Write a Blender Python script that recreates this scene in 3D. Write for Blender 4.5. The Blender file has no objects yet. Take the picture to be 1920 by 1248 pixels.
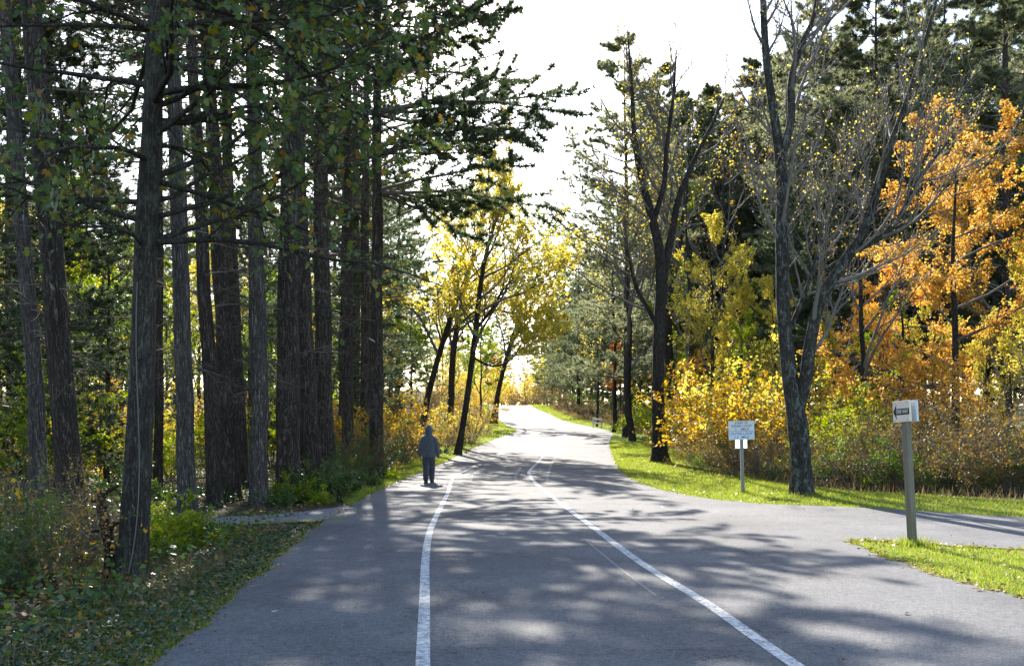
import bpy, bmesh, math, random
import numpy as np
from mathutils import Vector, Matrix, geometry as mgeo

random.seed(7)
RNG = np.random.default_rng(7)
scene = bpy.context.scene

# ------------------------------------------------------------------ camera
F_PX, CX, HY, CAM_H = 1867.0, 960.0, 800.0, 1.65     # pixel focal length, horizon row of the 1920x1248 photo
cam_d = bpy.data.cameras.new("camera")
cam = bpy.data.objects.new("camera", cam_d)
scene.collection.objects.link(cam)
cam.location = (0, 0, CAM_H)
cam.rotation_euler = (math.radians(90), 0, 0)
cam_d.sensor_width = 36.0
cam_d.lens = F_PX / 1920 * 36.0
cam_d.shift_y = (HY - 624.0) / 1920.0
cam_d.clip_start = 0.1
cam_d.clip_end = 5000
scene.camera = cam

# ------------------------------------------------------------------ sky, sun, exposure
SUN_EL, SUN_AZ = math.radians(32), math.radians(-8)   # azimuth measured from +Y, negative to the left
world = bpy.data.worlds.new("World")
scene.world = world
world.use_nodes = True
wn = world.node_tree.nodes
wbg = wn["Background"]
sky = wn.new("ShaderNodeTexSky")
sky.sky_type = 'NISHITA'
sky.sun_disc = False
sky.sun_elevation = SUN_EL
sky.sun_rotation = SUN_AZ
sky.altitude = 100
sky.air_density = 1.0
sky.dust_density = 1.0
sky.ozone_density = 1.0
world.node_tree.links.new(sky.outputs[0], wbg.inputs[0])
wbg.inputs[1].default_value = 0.13
sun_d = bpy.data.lights.new("sun", 'SUN')
sun_d.energy = 5.0
sun_d.angle = math.radians(0.53)
sun_d.color = (1.0, 0.93, 0.82)
sun = bpy.data.objects.new("sun", sun_d)
scene.collection.objects.link(sun)
to_sun = Vector((math.sin(SUN_AZ) * math.cos(SUN_EL), math.cos(SUN_AZ) * math.cos(SUN_EL), math.sin(SUN_EL)))
sun.rotation_euler = to_sun.to_track_quat('Z', 'Y').to_euler()
sun.location = (-6, 30, 40)
scene.view_settings.view_transform = 'Standard'
scene.view_settings.look = 'None'
scene.view_settings.gamma = 1
scene.view_settings.use_curve_mapping = False
scene.view_settings.exposure = 1.58
scene.render.engine = 'CYCLES'
scene.cycles.max_bounces = 8
scene.cycles.diffuse_bounces = 4
scene.cycles.transmission_bounces = 6
scene.cycles.sample_clamp_indirect = 8
scene.cycles.sample_clamp_direct = 3
scene.cycles.use_denoising = True

# ------------------------------------------------------------------ helpers
COL = scene.collection

def norm(v):
    return v / np.maximum(np.linalg.norm(v, axis=-1, keepdims=True), 1e-9)

def mk_mesh(name, verts, facegroups, mat=None, smooth=False):
    """verts (N,3); facegroups: list of (F,k) index arrays."""
    me = bpy.data.meshes.new(name)
    verts = np.ascontiguousarray(verts, dtype=np.float32).reshape(-1, 3)
    facegroups = [np.asarray(f, dtype=np.int32) for f in facegroups if len(f)]
    idx = np.concatenate([f.ravel() for f in facegroups])
    tot = np.concatenate([np.full(len(f), f.shape[1], np.int32) for f in facegroups])
    start = np.concatenate([[0], np.cumsum(tot)[:-1]]).astype(np.int32)
    me.vertices.add(len(verts)); me.vertices.foreach_set('co', verts.ravel())
    me.loops.add(len(idx)); me.loops.foreach_set('vertex_index', idx)
    me.polygons.add(len(tot))
    me.polygons.foreach_set('loop_start', start)
    me.polygons.foreach_set('loop_total', tot)
    if smooth:
        me.polygons.foreach_set('use_smooth', np.ones(len(tot), dtype=bool))
    me.update(calc_edges=True)
    if mat: me.materials.append(mat)
    return me

def obj(name, me, parent=None, loc=(0, 0, 0), rot=(0, 0, 0), scale=(1, 1, 1)):
    o = bpy.data.objects.new(name, me)
    COL.objects.link(o)
    o.location = loc; o.rotation_euler = rot; o.scale = scale
    if parent: o.parent = parent
    return o

def tag(o, label=None, cat=None, group=None, kind=None):
    if label: o['label'] = label
    if cat: o['category'] = cat
    if group: o['group'] = group
    if kind: o['kind'] = kind
    return o

def empty(name, loc, rot=(0, 0, 0), scale=(1, 1, 1)):
    o = bpy.data.objects.new(name, None)
    o.empty_display_size = 0.3
    COL.objects.link(o)
    o.location = loc; o.rotation_euler = rot; o.scale = scale
    return o

# terrain profile along the road: flat, then a slow rise to a crest
_py = np.linspace(-60, 900, 3841)
_pz = np.interp(_py, [-60, 24, 34, 49, 77, 110, 160, 185, 260, 400, 900], [0, 0, .05, .34, 1.24, 2.5, 5.1, 5.6, 5.0, 5, 5])
_k = np.exp(-0.5 * (np.arange(-40, 41) / 14.0) ** 2); _k /= _k.sum()
_pz = np.convolve(np.pad(_pz, 40, mode='edge'), _k, mode='valid')
def zprof(y): return np.interp(y, _py, _pz)
_td = np.linspace(2, 178, 4000)
_tp = HY + F_PX * (CAM_H - zprof(_td)) / _td
def U(px, py):
    """ground point under a photo pixel"""
    d = float(np.interp(-py, -_tp, _td))
    return ((px - CX) / F_PX * d, d)
def W(px, py, d):
    """point at depth d behind a photo pixel"""
    return ((px - CX) / F_PX * d, d, CAM_H - (py - HY) / F_PX * d)

def smooth_line(pts, step):
    """Catmull-Rom through pts, resampled"""
    p = np.asarray(pts, float)
    q = np.vstack([2 * p[0] - p[1], p, 2 * p[-1] - p[-2]])
    out = []
    for i in range(1, len(q) - 2):
        a, b, c, d = q[i - 1], q[i], q[i + 1], q[i + 2]
        n = max(2, int(np.linalg.norm(c - b) / step))
        t = np.linspace(0, 1, n, endpoint=False)[:, None]
        out.append(.5 * ((2 * b) + (c - a) * t + (2 * a - 5 * b + 4 * c - d) * t ** 2 + (3 * b - a - 3 * c + d) * t ** 3))
    out.append(p[-1:])
    return np.vstack(out)

def in_poly(P, poly):
    x, y = P[:, 0], P[:, 1]
    c = np.zeros(len(P), bool)
    a = np.asarray(poly); b = np.roll(a, -1, axis=0)
    for (x1, y1), (x2, y2) in zip(a, b):
        if y1 == y2: continue
        m = ((y1 > y) != (y2 > y)) & (x < (x2 - x1) * (y - y1) / (y2 - y1) + x1)
        c ^= m
    return c

# ------------------------------------------------------------------ materials
def new_mat(name):
    m = bpy.data.materials.new(name); m.use_nodes = True
    nt = m.node_tree
    return m, nt, nt.nodes["Principled BSDF"], nt.nodes["Material Output"]

def nd(nt, t, **kw):
    n = nt.nodes.new(t)
    for k, v in kw.items(): setattr(n, k, v)
    return n

def noise(nt, vec, scale, detail=4, rough=.6, dist=0):
    n = nd(nt, "ShaderNodeTexNoise")
    n.inputs['Scale'].default_value = scale; n.inputs['Detail'].default_value = detail
    n.inputs['Roughness'].default_value = rough; n.inputs['Distortion'].default_value = dist
    if vec is not None: nt.links.new(vec, n.inputs['Vector'])
    return n

def ramp(nt, fac, stops):
    r = nd(nt, "ShaderNodeValToRGB")
    el = r.color_ramp.elements
    while len(el) < len(stops): el.new(0.5)
    for e, (p, c) in zip(el, stops):
        e.position = p; e.color = (*c, 1) if len(c) == 3 else c
    nt.links.new(fac, r.inputs[0])
    return r

def mapping(nt, sc, out='Object'):
    tc = nd(nt, "ShaderNodeTexCoord"); mp = nd(nt, "ShaderNodeMapping")
    mp.inputs['Scale'].default_value = sc
    nt.links.new(tc.outputs[out], mp.inputs[0])
    return mp.outputs[0]

def mixc(nt, fac, a, b, mode='MIX'):
    m = nd(nt, "ShaderNodeMix", data_type='RGBA', blend_type=mode)
    for s, v in ((m.inputs[0], fac), (m.inputs[6], a), (m.inputs[7], b)):
        if hasattr(v, 'links'): nt.links.new(v, s)
        else: s.default_value = v if isinstance(v, (int, float)) else (*v, 1)
    return m.outputs[2]

def bump(nt, h, strength, dist, normal=None):
    b = nd(nt, "ShaderNodeBump")
    b.inputs['Strength'].default_value = strength; b.inputs['Distance'].default_value = dist
    nt.links.new(h, b.inputs['Height'])
    if normal is not None: nt.links.new(normal, b.inputs['Normal'])
    return b.outputs[0]

def leaf_mat(name, stops, trans=.5, rough=.5, spec=.25, tsat=1.25):
    m, nt, bs, out = new_mat(name)
    g = nd(nt, "ShaderNodeNewGeometry")
    oi = nd(nt, "ShaderNodeObjectInfo")
    n = len(stops)
    r = ramp(nt, g.outputs['Random Per Island'], [(i / max(n - 1, 1), c) for i, c in enumerate(stops)])
    hs = nd(nt, "ShaderNodeHueSaturation")
    mr = nd(nt, "ShaderNodeMapRange"); mr.inputs[3].default_value = .75; mr.inputs[4].default_value = 1.2
    nt.links.new(oi.outputs['Random'], mr.inputs[0]); nt.links.new(mr.outputs[0], hs.inputs['Value'])
    nt.links.new(r.outputs[0], hs.inputs['Color'])
    nt.links.new(hs.outputs[0], bs.inputs['Base Color'])
    bs.inputs['Roughness'].default_value = rough
    bs.inputs['Specular IOR Level'].default_value = spec
    tr = nd(nt, "ShaderNodeBsdfTranslucent")
    h2 = nd(nt, "ShaderNodeHueSaturation")
    h2.inputs['Saturation'].default_value = tsat; h2.inputs['Value'].default_value = 1.5
    nt.links.new(hs.outputs[0], h2.inputs['Color']); nt.links.new(h2.outputs[0], tr.inputs[0])
    mx = nd(nt, "ShaderNodeMixShader"); mx.inputs[0].default_value = trans
    nt.links.new(bs.outputs[0], mx.inputs[1]); nt.links.new(tr.outputs[0], mx.inputs[2])
    nt.links.new(mx.outputs[0], out.inputs[0])
    return m

def bark_mat(name, dark, light, lichen=None, sc=1.0, depth=.03, lich_amt=.6):
    m, nt, bs, out = new_mat(name)
    v1 = mapping(nt, (26 * sc, 26 * sc, 3.4 * sc)); v2 = mapping(nt, (1, 1, 1))
    oi = nd(nt, "ShaderNodeObjectInfo")
    def shifted(v):
        ad = nd(nt, "ShaderNodeVectorMath", operation='MULTIPLY_ADD'); ad.inputs[1].default_value = (57., 31., 83.)
        nt.links.new(oi.outputs['Random'], ad.inputs[0]); nt.links.new(v, ad.inputs[2])
        return ad.outputs[0]
    v1 = shifted(v1)
    vx = shifted(mapping(nt, (12 * sc, 12 * sc, 9 * sc)))
    nx = noise(nt, vx, .9, 4, .6, .8)
    cross = ramp(nt, nx.outputs['Fac'], [(.44, (1, 1, 1)), (.485, (.25, .25, .25)), (.515, (.25, .25, .25)), (.56, (1, 1, 1))])
    n1 = noise(nt, v1, .55, 5, .62, 1.2); n3 = noise(nt, v1, 1.9, 4, .65, .4)
    fine = noise(nt, v1, 4, 5, .75)
    rid = ramp(nt, n1.outputs['Fac'], [(.36, (1, 1, 1)), (.455, (.35, .35, .35)), (.495, (0, 0, 0)), (.535, (.35, .35, .35)), (.64, (1, 1, 1))])
    ridc = mixc(nt, .75, rid.outputs[0], cross.outputs[0], 'MULTIPLY')
    hgt = mixc(nt, .42, ridc, mixc(nt, .5, n3.outputs['Fac'], fine.outputs['Fac']))
    col = ramp(nt, hgt, [(.18, [c * .4 for c in dark]), (.42, dark), (.85, light)])
    c = col.outputs[0]
    big = noise(nt, mapping(nt, (2, 2, .7)), 1.3, 4, .6)
    c = mixc(nt, 1.0, c, ramp(nt, big.outputs['Fac'], [(.3, (.7, .7, .7)), (.7, (1.25, 1.25, 1.25))]).outputs[0], 'MULTIPLY')
    if lichen:
        ln = noise(nt, mapping(nt, (3, 3, 1.8)), 2.5, 6, .75)
        lm = ramp(nt, ln.outputs['Fac'], [(.52, (0, 0, 0)), (.66, (lich_amt,) * 3)])
        c = mixc(nt, lm.outputs[0], c, lichen)
    nt.links.new(c, bs.inputs['Base Color'])
    bs.inputs['Roughness'].default_value = .9; bs.inputs['Specular IOR Level'].default_value = .15
    nt.links.new(bump(nt, hgt, 1.0, depth), bs.inputs['Normal'])
    return m

def plain(name, col, rough=.7, spec=.3, var=.15, sc=8, bmp=0):
    m, nt, bs, out = new_mat(name)
    v = mapping(nt, (sc, sc, sc)); n = noise(nt, v, 1, 5, .65)
    a = [c * (1 - var) for c in col]; b = [min(1, c * (1 + var)) for c in col]
    r = ramp(nt, n.outputs['Fac'], [(.3, a), (.7, b)])
    nt.links.new(r.outputs[0], bs.inputs['Base Color'])
    bs.inputs['Roughness'].default_value = rough; bs.inputs['Specular IOR Level'].default_value = spec
    if bmp: nt.links.new(bump(nt, n.outputs['Fac'], .6, bmp), bs.inputs['Normal'])
    return m

M = {}
M['pine_bark'] = bark_mat('pine bark', (.060, .046, .037), (.20, .165, .14), None, 1.0, .035)
M['pale_pine_bark'] = bark_mat('pale pine bark', (.10, .085, .075), (.32, .285, .26), None, 1.0, .04)
M['oak_bark'] = bark_mat('oak bark', (.05, .043, .036), (.13, .115, .10), (.10, .12, .085), 1.6, .015, .5)
M['lichen_bark'] = bark_mat('lichen bark', (.05, .045, .04), (.14, .125, .115), (.26, .30, .27), 1.3, .02, .7)
M['dark_bark'] = bark_mat('dark bark', (.04, .034, .03), (.11, .095, .085), None, 1.4, .02)
M['twig'] = plain('twig bark', (.13, .115, .10), .8, .2, .3, 3)
M['grey_twig'] = plain('grey twig bark', (.15, .132, .122), .75, .3, .3, 3)
M['dead_twig'] = plain('dead pine twig', (.13, .105, .085), .85, .15, .3, 3)
M['dead_wood'] = bark_mat('dead wood', (.06, .045, .034), (.17, .13, .10), None, 1.5, .02)
M['needle'] = leaf_mat('pine needles', [(.04, .065, .03), (.065, .095, .045), (.09, .12, .055), (.13, .135, .06)], .42, .45, .35, 1.1)
M['needle_mid'] = leaf_mat('olive pine needles', [(.07, .105, .06), (.12, .15, .08), (.17, .19, .095), (.24, .215, .10)], .52, .45, .35, 1.1)
M['needle_pale'] = leaf_mat('pale pine needles', [(.08, .12, .08), (.14, .17, .10), (.21, .22, .12), (.30, .25, .13)], .52, .45, .35, 1.1)
M['oak_leaf'] = leaf_mat('oak leaves', [(.055, .09, .032), (.075, .115, .04), (.085, .125, .055), (.10, .14, .045), (.14, .17, .035), (.28, .15, .035)], .5, .35, .5)
M['yellow_leaf'] = leaf_mat('yellow leaves', [(.40, .36, .06), (.55, .44, .08), (.64, .50, .12), (.52, .47, .10), (.34, .38, .07)], .6, .5, .3, 1.1)
M['lime_leaf'] = leaf_mat('lime leaves', [(.10, .18, .025), (.18, .26, .03), (.26, .30, .03), (.36, .32, .04)], .55)
M['green_leaf'] = leaf_mat('green leaves', [(.04, .09, .02), (.07, .13, .025), (.10, .17, .03), (.15, .20, .03)], .5)
M['orange_leaf'] = leaf_mat('orange leaves', [(.55, .20, .03), (.64, .29, .04), (.68, .38, .05), (.62, .42, .06), (.42, .34, .05)], .55, .5, .3, 1.0)
M['gold_leaf'] = leaf_mat('gold leaves', [(.55, .30, .03), (.60, .36, .04), (.50, .36, .04), (.30, .26, .03), (.55, .24, .03)], .5, .5, .3, 1.05)
M['red_leaf'] = leaf_mat('red leaves', [(.40, .06, .02), (.50, .12, .02), (.45, .20, .03), (.30, .10, .03)], .5)
M['brown_leaf'] = leaf_mat('brown leaves', [(.12, .08, .04), (.20, .13, .06), (.26, .18, .07), (.10, .09, .03), (.30, .22, .06)], .4)
M['weed_leaf'] = leaf_mat('weed leaves', [(.03, .07, .022), (.05, .10, .03), (.08, .13, .03), (.14, .17, .04)], .4, .35, .45)
M['ivy_leaf'] = leaf_mat('ground ivy leaves', [(.025, .06, .028), (.035, .08, .035), (.05, .10, .045), (.06, .10, .03)], .3, .35, .5)
M['grass'] = leaf_mat('grass blades', [(.10, .15, .015), (.15, .21, .025), (.21, .26, .04), (.28, .30, .06), (.36, .32, .12)], .5, .4, .35, 1.1)
M['dry_grass'] = leaf_mat('dry grass', [(.14, .10, .05), (.22, .17, .09), (.28, .22, .12), (.12, .12, .05)], .4)
M['pale_leaf'] = leaf_mat('pale leaf', [(.6, .55, .45), (.6, .55, .45)], .2)
M['litter'] = leaf_mat('fallen leaves', [(.10, .06, .035), (.17, .10, .05), (.25, .16, .08), (.32, .23, .12), (.40, .26, .05), (.14, .07, .03)], .2)

def ground_mat():
    m, nt, bs, out = new_mat('forest floor')
    v = mapping(nt, (1, 1, 1))
    n1 = noise(nt, v, .35, 5, .6); n2 = noise(nt, v, 14, 6, .75); n3 = noise(nt, v, 3, 5, .7)
    c = ramp(nt, n2.outputs['Fac'], [(.3, (.035, .026, .018)), (.5, (.085, .06, .038)), (.7, (.17, .12, .07))])
    gmask = ramp(nt, mixc(nt, .5, n1.outputs['Fac'], n3.outputs['Fac']), [(.47, (0, 0, 0)), (.6, (.7, .7, .7))])
    c2 = mixc(nt, gmask.outputs[0], c.outputs[0], (.05, .085, .025))
    nt.links.new(c2, bs.inputs['Base Color'])
    bs.inputs['Roughness'].default_value = .95; bs.inputs['Specular IOR Level'].default_value = .1
    nt.links.new(bump(nt, n2.outputs['Fac'], 1, .05), bs.inputs['Normal'])
    return m
M['ground'] = ground_mat()

def lawn_mat():
    m, nt, bs, out = new_mat('lawn turf')
    v = mapping(nt, (1, 1, 1))
    n1 = noise(nt, v, .8, 5, .65); n2 = noise(nt, v, 30, 5, .75)
    c = ramp(nt, mixc(nt, .5, n1.outputs['Fac'], n2.outputs['Fac']), [(.35, (.055, .10, .018)), (.5, (.10, .17, .022)), (.65, (.17, .20, .04))])
    nt.links.new(c.outputs[0], bs.inputs['Base Color'])
    bs.inputs['Roughness'].default_value = .9; bs.inputs['Specular IOR Level'].default_value = .15
    nt.links.new(bump(nt, n2.outputs['Fac'], 1, .04), bs.inputs['Normal'])
    return m
M['lawn'] = lawn_mat()

ASPH = [(.36, (.046, .047, .053)), (.5, (.128, .129, .137)), (.62, (.27, .268, .268))]
def asphalt_mat(name, paint=None, worn=(.45, .6), mul=1.0):
    m, nt, bs, out = new_mat(name)
    v = mapping(nt, (1, 1, 1))
    fine = noise(nt, v, 75, 5, .9); mid = noise(nt, v, 16, 6, .8); big = noise(nt, v, .45, 5, .6)
    grit = mixc(nt, .5, fine.outputs['Fac'], noise(nt, v, 38, 5, .9).outputs['Fac'])
    c = ramp(nt, grit, [(p, [x * mul for x in col]) for p, col in ASPH])
    stain = ramp(nt, mixc(nt, .55, big.outputs['Fac'], mid.outputs['Fac']), [(.38, (.58, .58, .60)), (.5, (.95, .95, .95)), (.60, (1.25, 1.23, 1.21))])
    c2 = mixc(nt, 1.0, c.outputs[0], stain.outputs[0], 'MULTIPLY')
    # fine hairline cracks
    vo = nd(nt, "ShaderNodeTexVoronoi", feature='DISTANCE_TO_EDGE'); vo.inputs['Scale'].default_value = .22
    wob = noise(nt, v, 1.1, 5, .7)
    ad = nd(nt, "ShaderNodeVectorMath", operation='MULTIPLY_ADD'); ad.inputs[1].default_value = (2.2, 2.2, 2.2)
    nt.links.new(wob.outputs['Color'], ad.inputs[0]); nt.links.new(v, ad.inputs[2]); nt.links.new(ad.outputs[0], vo.inputs['Vector'])
    cr = ramp(nt, vo.outputs['Distance'], [(0, (.35, .35, .35)), (.0045, (1, 1, 1))])
    c2 = mixc(nt, 1.0, c2, cr.outputs[0], 'MULTIPLY')
    rg = .85
    if paint:
        w = mixc(nt, .45, mid.outputs['Fac'], fine.outputs['Fac'])
        wm = ramp(nt, w, [(worn[0], (1, 1, 1)), (worn[1], (0, 0, 0))])
        c2 = mixc(nt, wm.outputs[0], c2, paint)
    nt.links.new(c2, bs.inputs['Base Color'])
    bs.inputs['Roughness'].default_value = rg; bs.inputs['Specular IOR Level'].default_value = .2
    nt.links.new(bump(nt, mixc(nt, .35, fine.outputs['Fac'], mid.outputs['Fac']), .55, .012), bs.inputs['Normal'])
    return m
M['asphalt'] = asphalt_mat('asphalt')
M['path'] = asphalt_mat('path asphalt', mul=1.5)
M['paint'] = asphalt_mat('worn white paint', (.70, .70, .69), (.46, .57))
M['ghost'] = asphalt_mat('ghost paint', (.36, .35, .34), (.40, .60))

# ------------------------------------------------------------------ outlines on the ground
def UL(*pp): return [U(*p) for p in pp]
left_edge = [(-.7, -14), (-1.82, 0)] + UL((300, 1248), (470, 1095), (600, 985), (660, 948), (720, 916), (800, 881), (880, 845), (930, 823), (968, 808), (945, 795), (928, 780), (917, 768)) + [(-4.2, 172), (-8, 190), (-16, 210)]
right_far = [(-6, 214), (1.6, 190), (2.6, 172)] + UL((1003, 765), (1025, 774), (1062, 790), (1105, 800), (1146, 810), (1143, 830), (1150, 860), (1168, 888), (1212, 911), (1290, 930), (1400, 944), (1600, 953), (1760, 962), (1920, 972)) + [(14, 14.6), (20, 11.5), (30, 8)]
right_near = [(30, .5), (20, 5.2), (10, 11.2)] + UL((1920, 1033), (1800, 1027), (1700, 1021), (1620, 1016), (1588, 1019), (1640, 1039), (1700, 1062), (1760, 1085), (1860, 1110), (1920, 1124)) + [(5.15, 5), (5.5, 0), (6.0, -14)]
le = smooth_line(left_edge, .35); rf = smooth_line(right_far, .35); rn = smooth_line(right_near, .3)
def wob(line, amp, f=1.7, seed=0):
    s = np.concatenate([[0], np.cumsum(np.linalg.norm(np.diff(line, axis=0), axis=1))])
    t = np.gradient(line, axis=0); n = norm(np.stack([-t[:, 1], t[:, 0]], 1))
    r = np.random.default_rng(seed); ph = r.uniform(0, 6.28, 6)
    a = sum(np.sin(s * f * (1.7 ** i) + ph[i]) / (1.4 ** i) for i in range(5)) * .35
    return line + n * (a * amp)[:, None]
le = wob(le, .09, 2.3, seed=1); rf = wob(rf, .07, 2.3, seed=2); rn = wob(rn, .10, 2.6, seed=3)
road_poly = np.vstack([le, rf, rn])

def dist_to(P, line):
    """min distance of points P (N,2) to polyline vertices (dense)"""
    out = np.full(len(P), 1e9)
    for i in range(0, len(line), 400):
        d = np.linalg.norm(P[:, None, :] - line[None, i:i + 400, :], axis=2).min(1)
        out = np.minimum(out, d)
    return out

_r2 = np.random.default_rng(11)
_ph = _r2.uniform(0, 6.28, (6, 2)); _fr = _r2.uniform(.05, .3, (6, 2)) * np.array([[1], [1], [1.5], [1.5], [2.5], [2.5]])
ROADC = np.vstack([le[::3], rf[::3], rn[::3]])
def relief(x, y, d=None):
    """gentle lumps, zero on and beside the road"""
    x = np.atleast_1d(np.asarray(x, float)); y = np.atleast_1d(np.asarray(y, float))
    if d is None: d = dist_to(np.stack([x, y], 1), ROADC)
    inside = in_poly(np.stack([x, y], 1), road_poly)
    m = np.clip((d - 1.5) / 8, 0, 1); m[inside] = 0
    b = sum(np.sin(x * _fr[i, 0] + _ph[i, 0]) * np.sin(y * _fr[i, 1] + _ph[i, 1]) for i in range(6))
    bank = 3.4 * np.clip((y - 168) / 30, 0, 1) * np.clip((-x - 5) / 10, 0, 1)
    return m * b * .14 + bank - .004 * 0
def G(x, y):
    return float(zprof(y) + relief(x, y)[0])
def GV(x, y):
    return zprof(y) + relief(x, y)

# ------------------------------------------------------------------ ground sheet
def axis(lo, hi, fine_lo, fine_hi, step, grow):
    a = list(np.arange(fine_lo, fine_hi + 1e-6, step))
    s = step
    while a[-1] < hi: s *= grow; a.append(a[-1] + s)
    s = step; b = []
    x = fine_lo
    while x > lo: s *= grow; x -= s; b.append(x)
    return np.array(b[::-1] + a)
gx = axis(-900, 900, -16, 24, .6, 1.12); gy = axis(-60, 1500, -10, 60, .6, 1.035)
GX, GY = np.meshgrid(gx, gy)
fx, fy = GX.ravel(), GY.ravel()
GZ = GV(fx, fy) - .014
nx, ny = len(gx), len(gy)
I = (np.arange(ny - 1)[:, None] * nx + np.arange(nx - 1)[None, :]).ravel()
tag(obj('ground', mk_mesh('ground', np.stack([fx, fy, GZ], 1), [np.stack([I, I + 1, I + nx + 1, I + nx], 1)], M['ground'], True)), kind='structure')

def sheet(name, poly, z, mat, step=1.0, kind='structure'):
    poly = np.asarray(poly)
    lo, hi = poly.min(0), poly.max(0)
    X, Y = np.meshgrid(np.arange(lo[0], hi[0], step), np.arange(lo[1], hi[1], step))
    P = np.stack([X.ravel(), Y.ravel()], 1); P = P + RNG.uniform(-.1, .1, P.shape) * step
    P = P[in_poly(P, poly)]
    P = P[dist_to(P, poly) > step * .35]
    vs = [Vector(p) for p in poly] + [Vector(p) for p in P]
    n = len(poly)
    r = mgeo.delaunay_2d_cdt(vs, [(i, (i + 1) % n) for i in range(n)], [], 1, 1e-5)
    v = np.array([(a[0], a[1]) for a in r[0]])
    zz = GV(v[:, 0], v[:, 1]) + z
    tri = np.array([f[:] for f in r[2]])
    a, b, c = v[tri[:, 0]], v[tri[:, 1]], v[tri[:, 2]]
    cr = (b[:, 0] - a[:, 0]) * (c[:, 1] - a[:, 1]) - (b[:, 1] - a[:, 1]) * (c[:, 0] - a[:, 0])
    tri[cr < 0] = tri[cr < 0][:, ::-1]
    o = obj(name, mk_mesh(name, np.column_stack([v, zz]), [tri], mat, True))
    tag(o, kind=kind)
    return o
sheet('road', road_poly, .03, M['asphalt'], 1.4)

path_poly = np.vstack([smooth_line(UL((700, 938), (640, 950), (560, 960), (470, 967), (380, 974), (300, 988), (230, 996), (120, 1000)) + [(-12, 17.5), (-20, 21)], .4),
                       smooth_line([(-20, 19.3), (-12, 15.8)] + UL((150, 1018), (240, 1012), (310, 1003), (390, 989), (460, 984), (550, 979), (615, 976), (650, 972)), .4)])
sheet('footpath', path_poly, .012, M['path'], .8)

# lawns
lawn_out = smooth_line([(15, 20.2), (28, 16)][::-1] + UL((1920, 942), (1700, 925), (1500, 908), (1420, 895), (1340, 872), (1275, 842), (1225, 820), (1190, 806)) + [(9.5, 92), (7.5, 112), (6.4, 135), (5.6, 165), (5.2, 186)], .5)
ri = rf[rf[:, 1] < 186]
lawn_poly = np.vstack([lawn_out, ri])
verge_in = le[(le[:, 1] > 20.5) & (le[:, 1] < 186)]
verge_out = smooth_line(UL((640, 938), (655, 915), (700, 893), (765, 862), (830, 833), (880, 808), (906, 790), (908, 775)) + [(-7, 168), (-10, 182), (-14, 196)], .5)
verge_poly = np.vstack([verge_in[::-1], verge_out])
near_in = le[(le[:, 1] > -2) & (le[:, 1] < 16.6)]
near_out = smooth_line(UL((560, 986), (450, 1018), (330, 1052), (180, 1110), (0, 1180)) + [(-5.2, 5), (-5.4, -2)], .5)
near_poly = np.vstack([near_in, near_out])
isl_poly = np.vstack([rn, [[30, -14]]])
sheet('lawn', lawn_poly, .008, M['lawn'], 1.5)
sheet('grass_verge', verge_poly, .008, M['lawn'], 1.5)
sheet('grass_island', isl_poly, .008, M['lawn'], 1.5)

# road markings
def ribbon(pts, w, z=.034):
    p = smooth_line(pts, .4)
    t = np.gradient(p, axis=0); n = norm(np.stack([-t[:, 1], t[:, 0]], 1))
    a, b = p + n * w / 2, p - n * w / 2
    v = np.vstack([a, b]); k = len(p)
    i = np.arange(k - 1)
    z_ = zprof(v[:, 1]) + z
    return np.column_stack([v, z_]), np.stack([i + k, i + k + 1, i + 1, i], 1)
def marking(name, px, w, mat, pre=[], z=.034):
    v, f = ribbon(pre + UL(*px), w, z)
    return tag(obj(name, mk_mesh(name, v, [f], mat)), kind='structure')
marking('lane_line', [(793, 1248), (796, 1130), (798, 1050), (806, 1000), (822, 962), (840, 925), (846, 905), (856, 893), (893, 873)], .10, M['paint'], [(.65, -8), (-.2, 2)])
marking('lane_line', [(1482, 1248), (1330, 1140), (1200, 1058), (1110, 990), (1050, 945), (1005, 908), (994, 893), (993, 884), (1008, 868), (1030, 843), (1062, 814)], .112, M['paint'], [(3.1, -8), (2.3, 2)])
marking('faded_marking', [(884, 905), (884, 897), (893, 886), (925, 868)], .07, M['ghost'])
marking('faded_marking', [(1026, 905), (1028, 890), (1036, 868), (1052, 838)], .08, M['ghost'])
marking('faded_marking', [(968, 905), (967, 893), (976, 878)], .10, M['ghost'])
marking('faded_marking', [(1230, 1122), (1160, 1068), (1100, 1018)], .03, M['ghost'])
marking('faded_marking', [(935, 765), (945, 778), (968, 795), (990, 804)], .11, M['paint'])
# ------------------------------------------------------------------ plant building blocks
def rn_(*s): return RNG.normal(size=s)
def ru(a, b, *s): return RNG.uniform(a, b, size=s)

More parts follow.
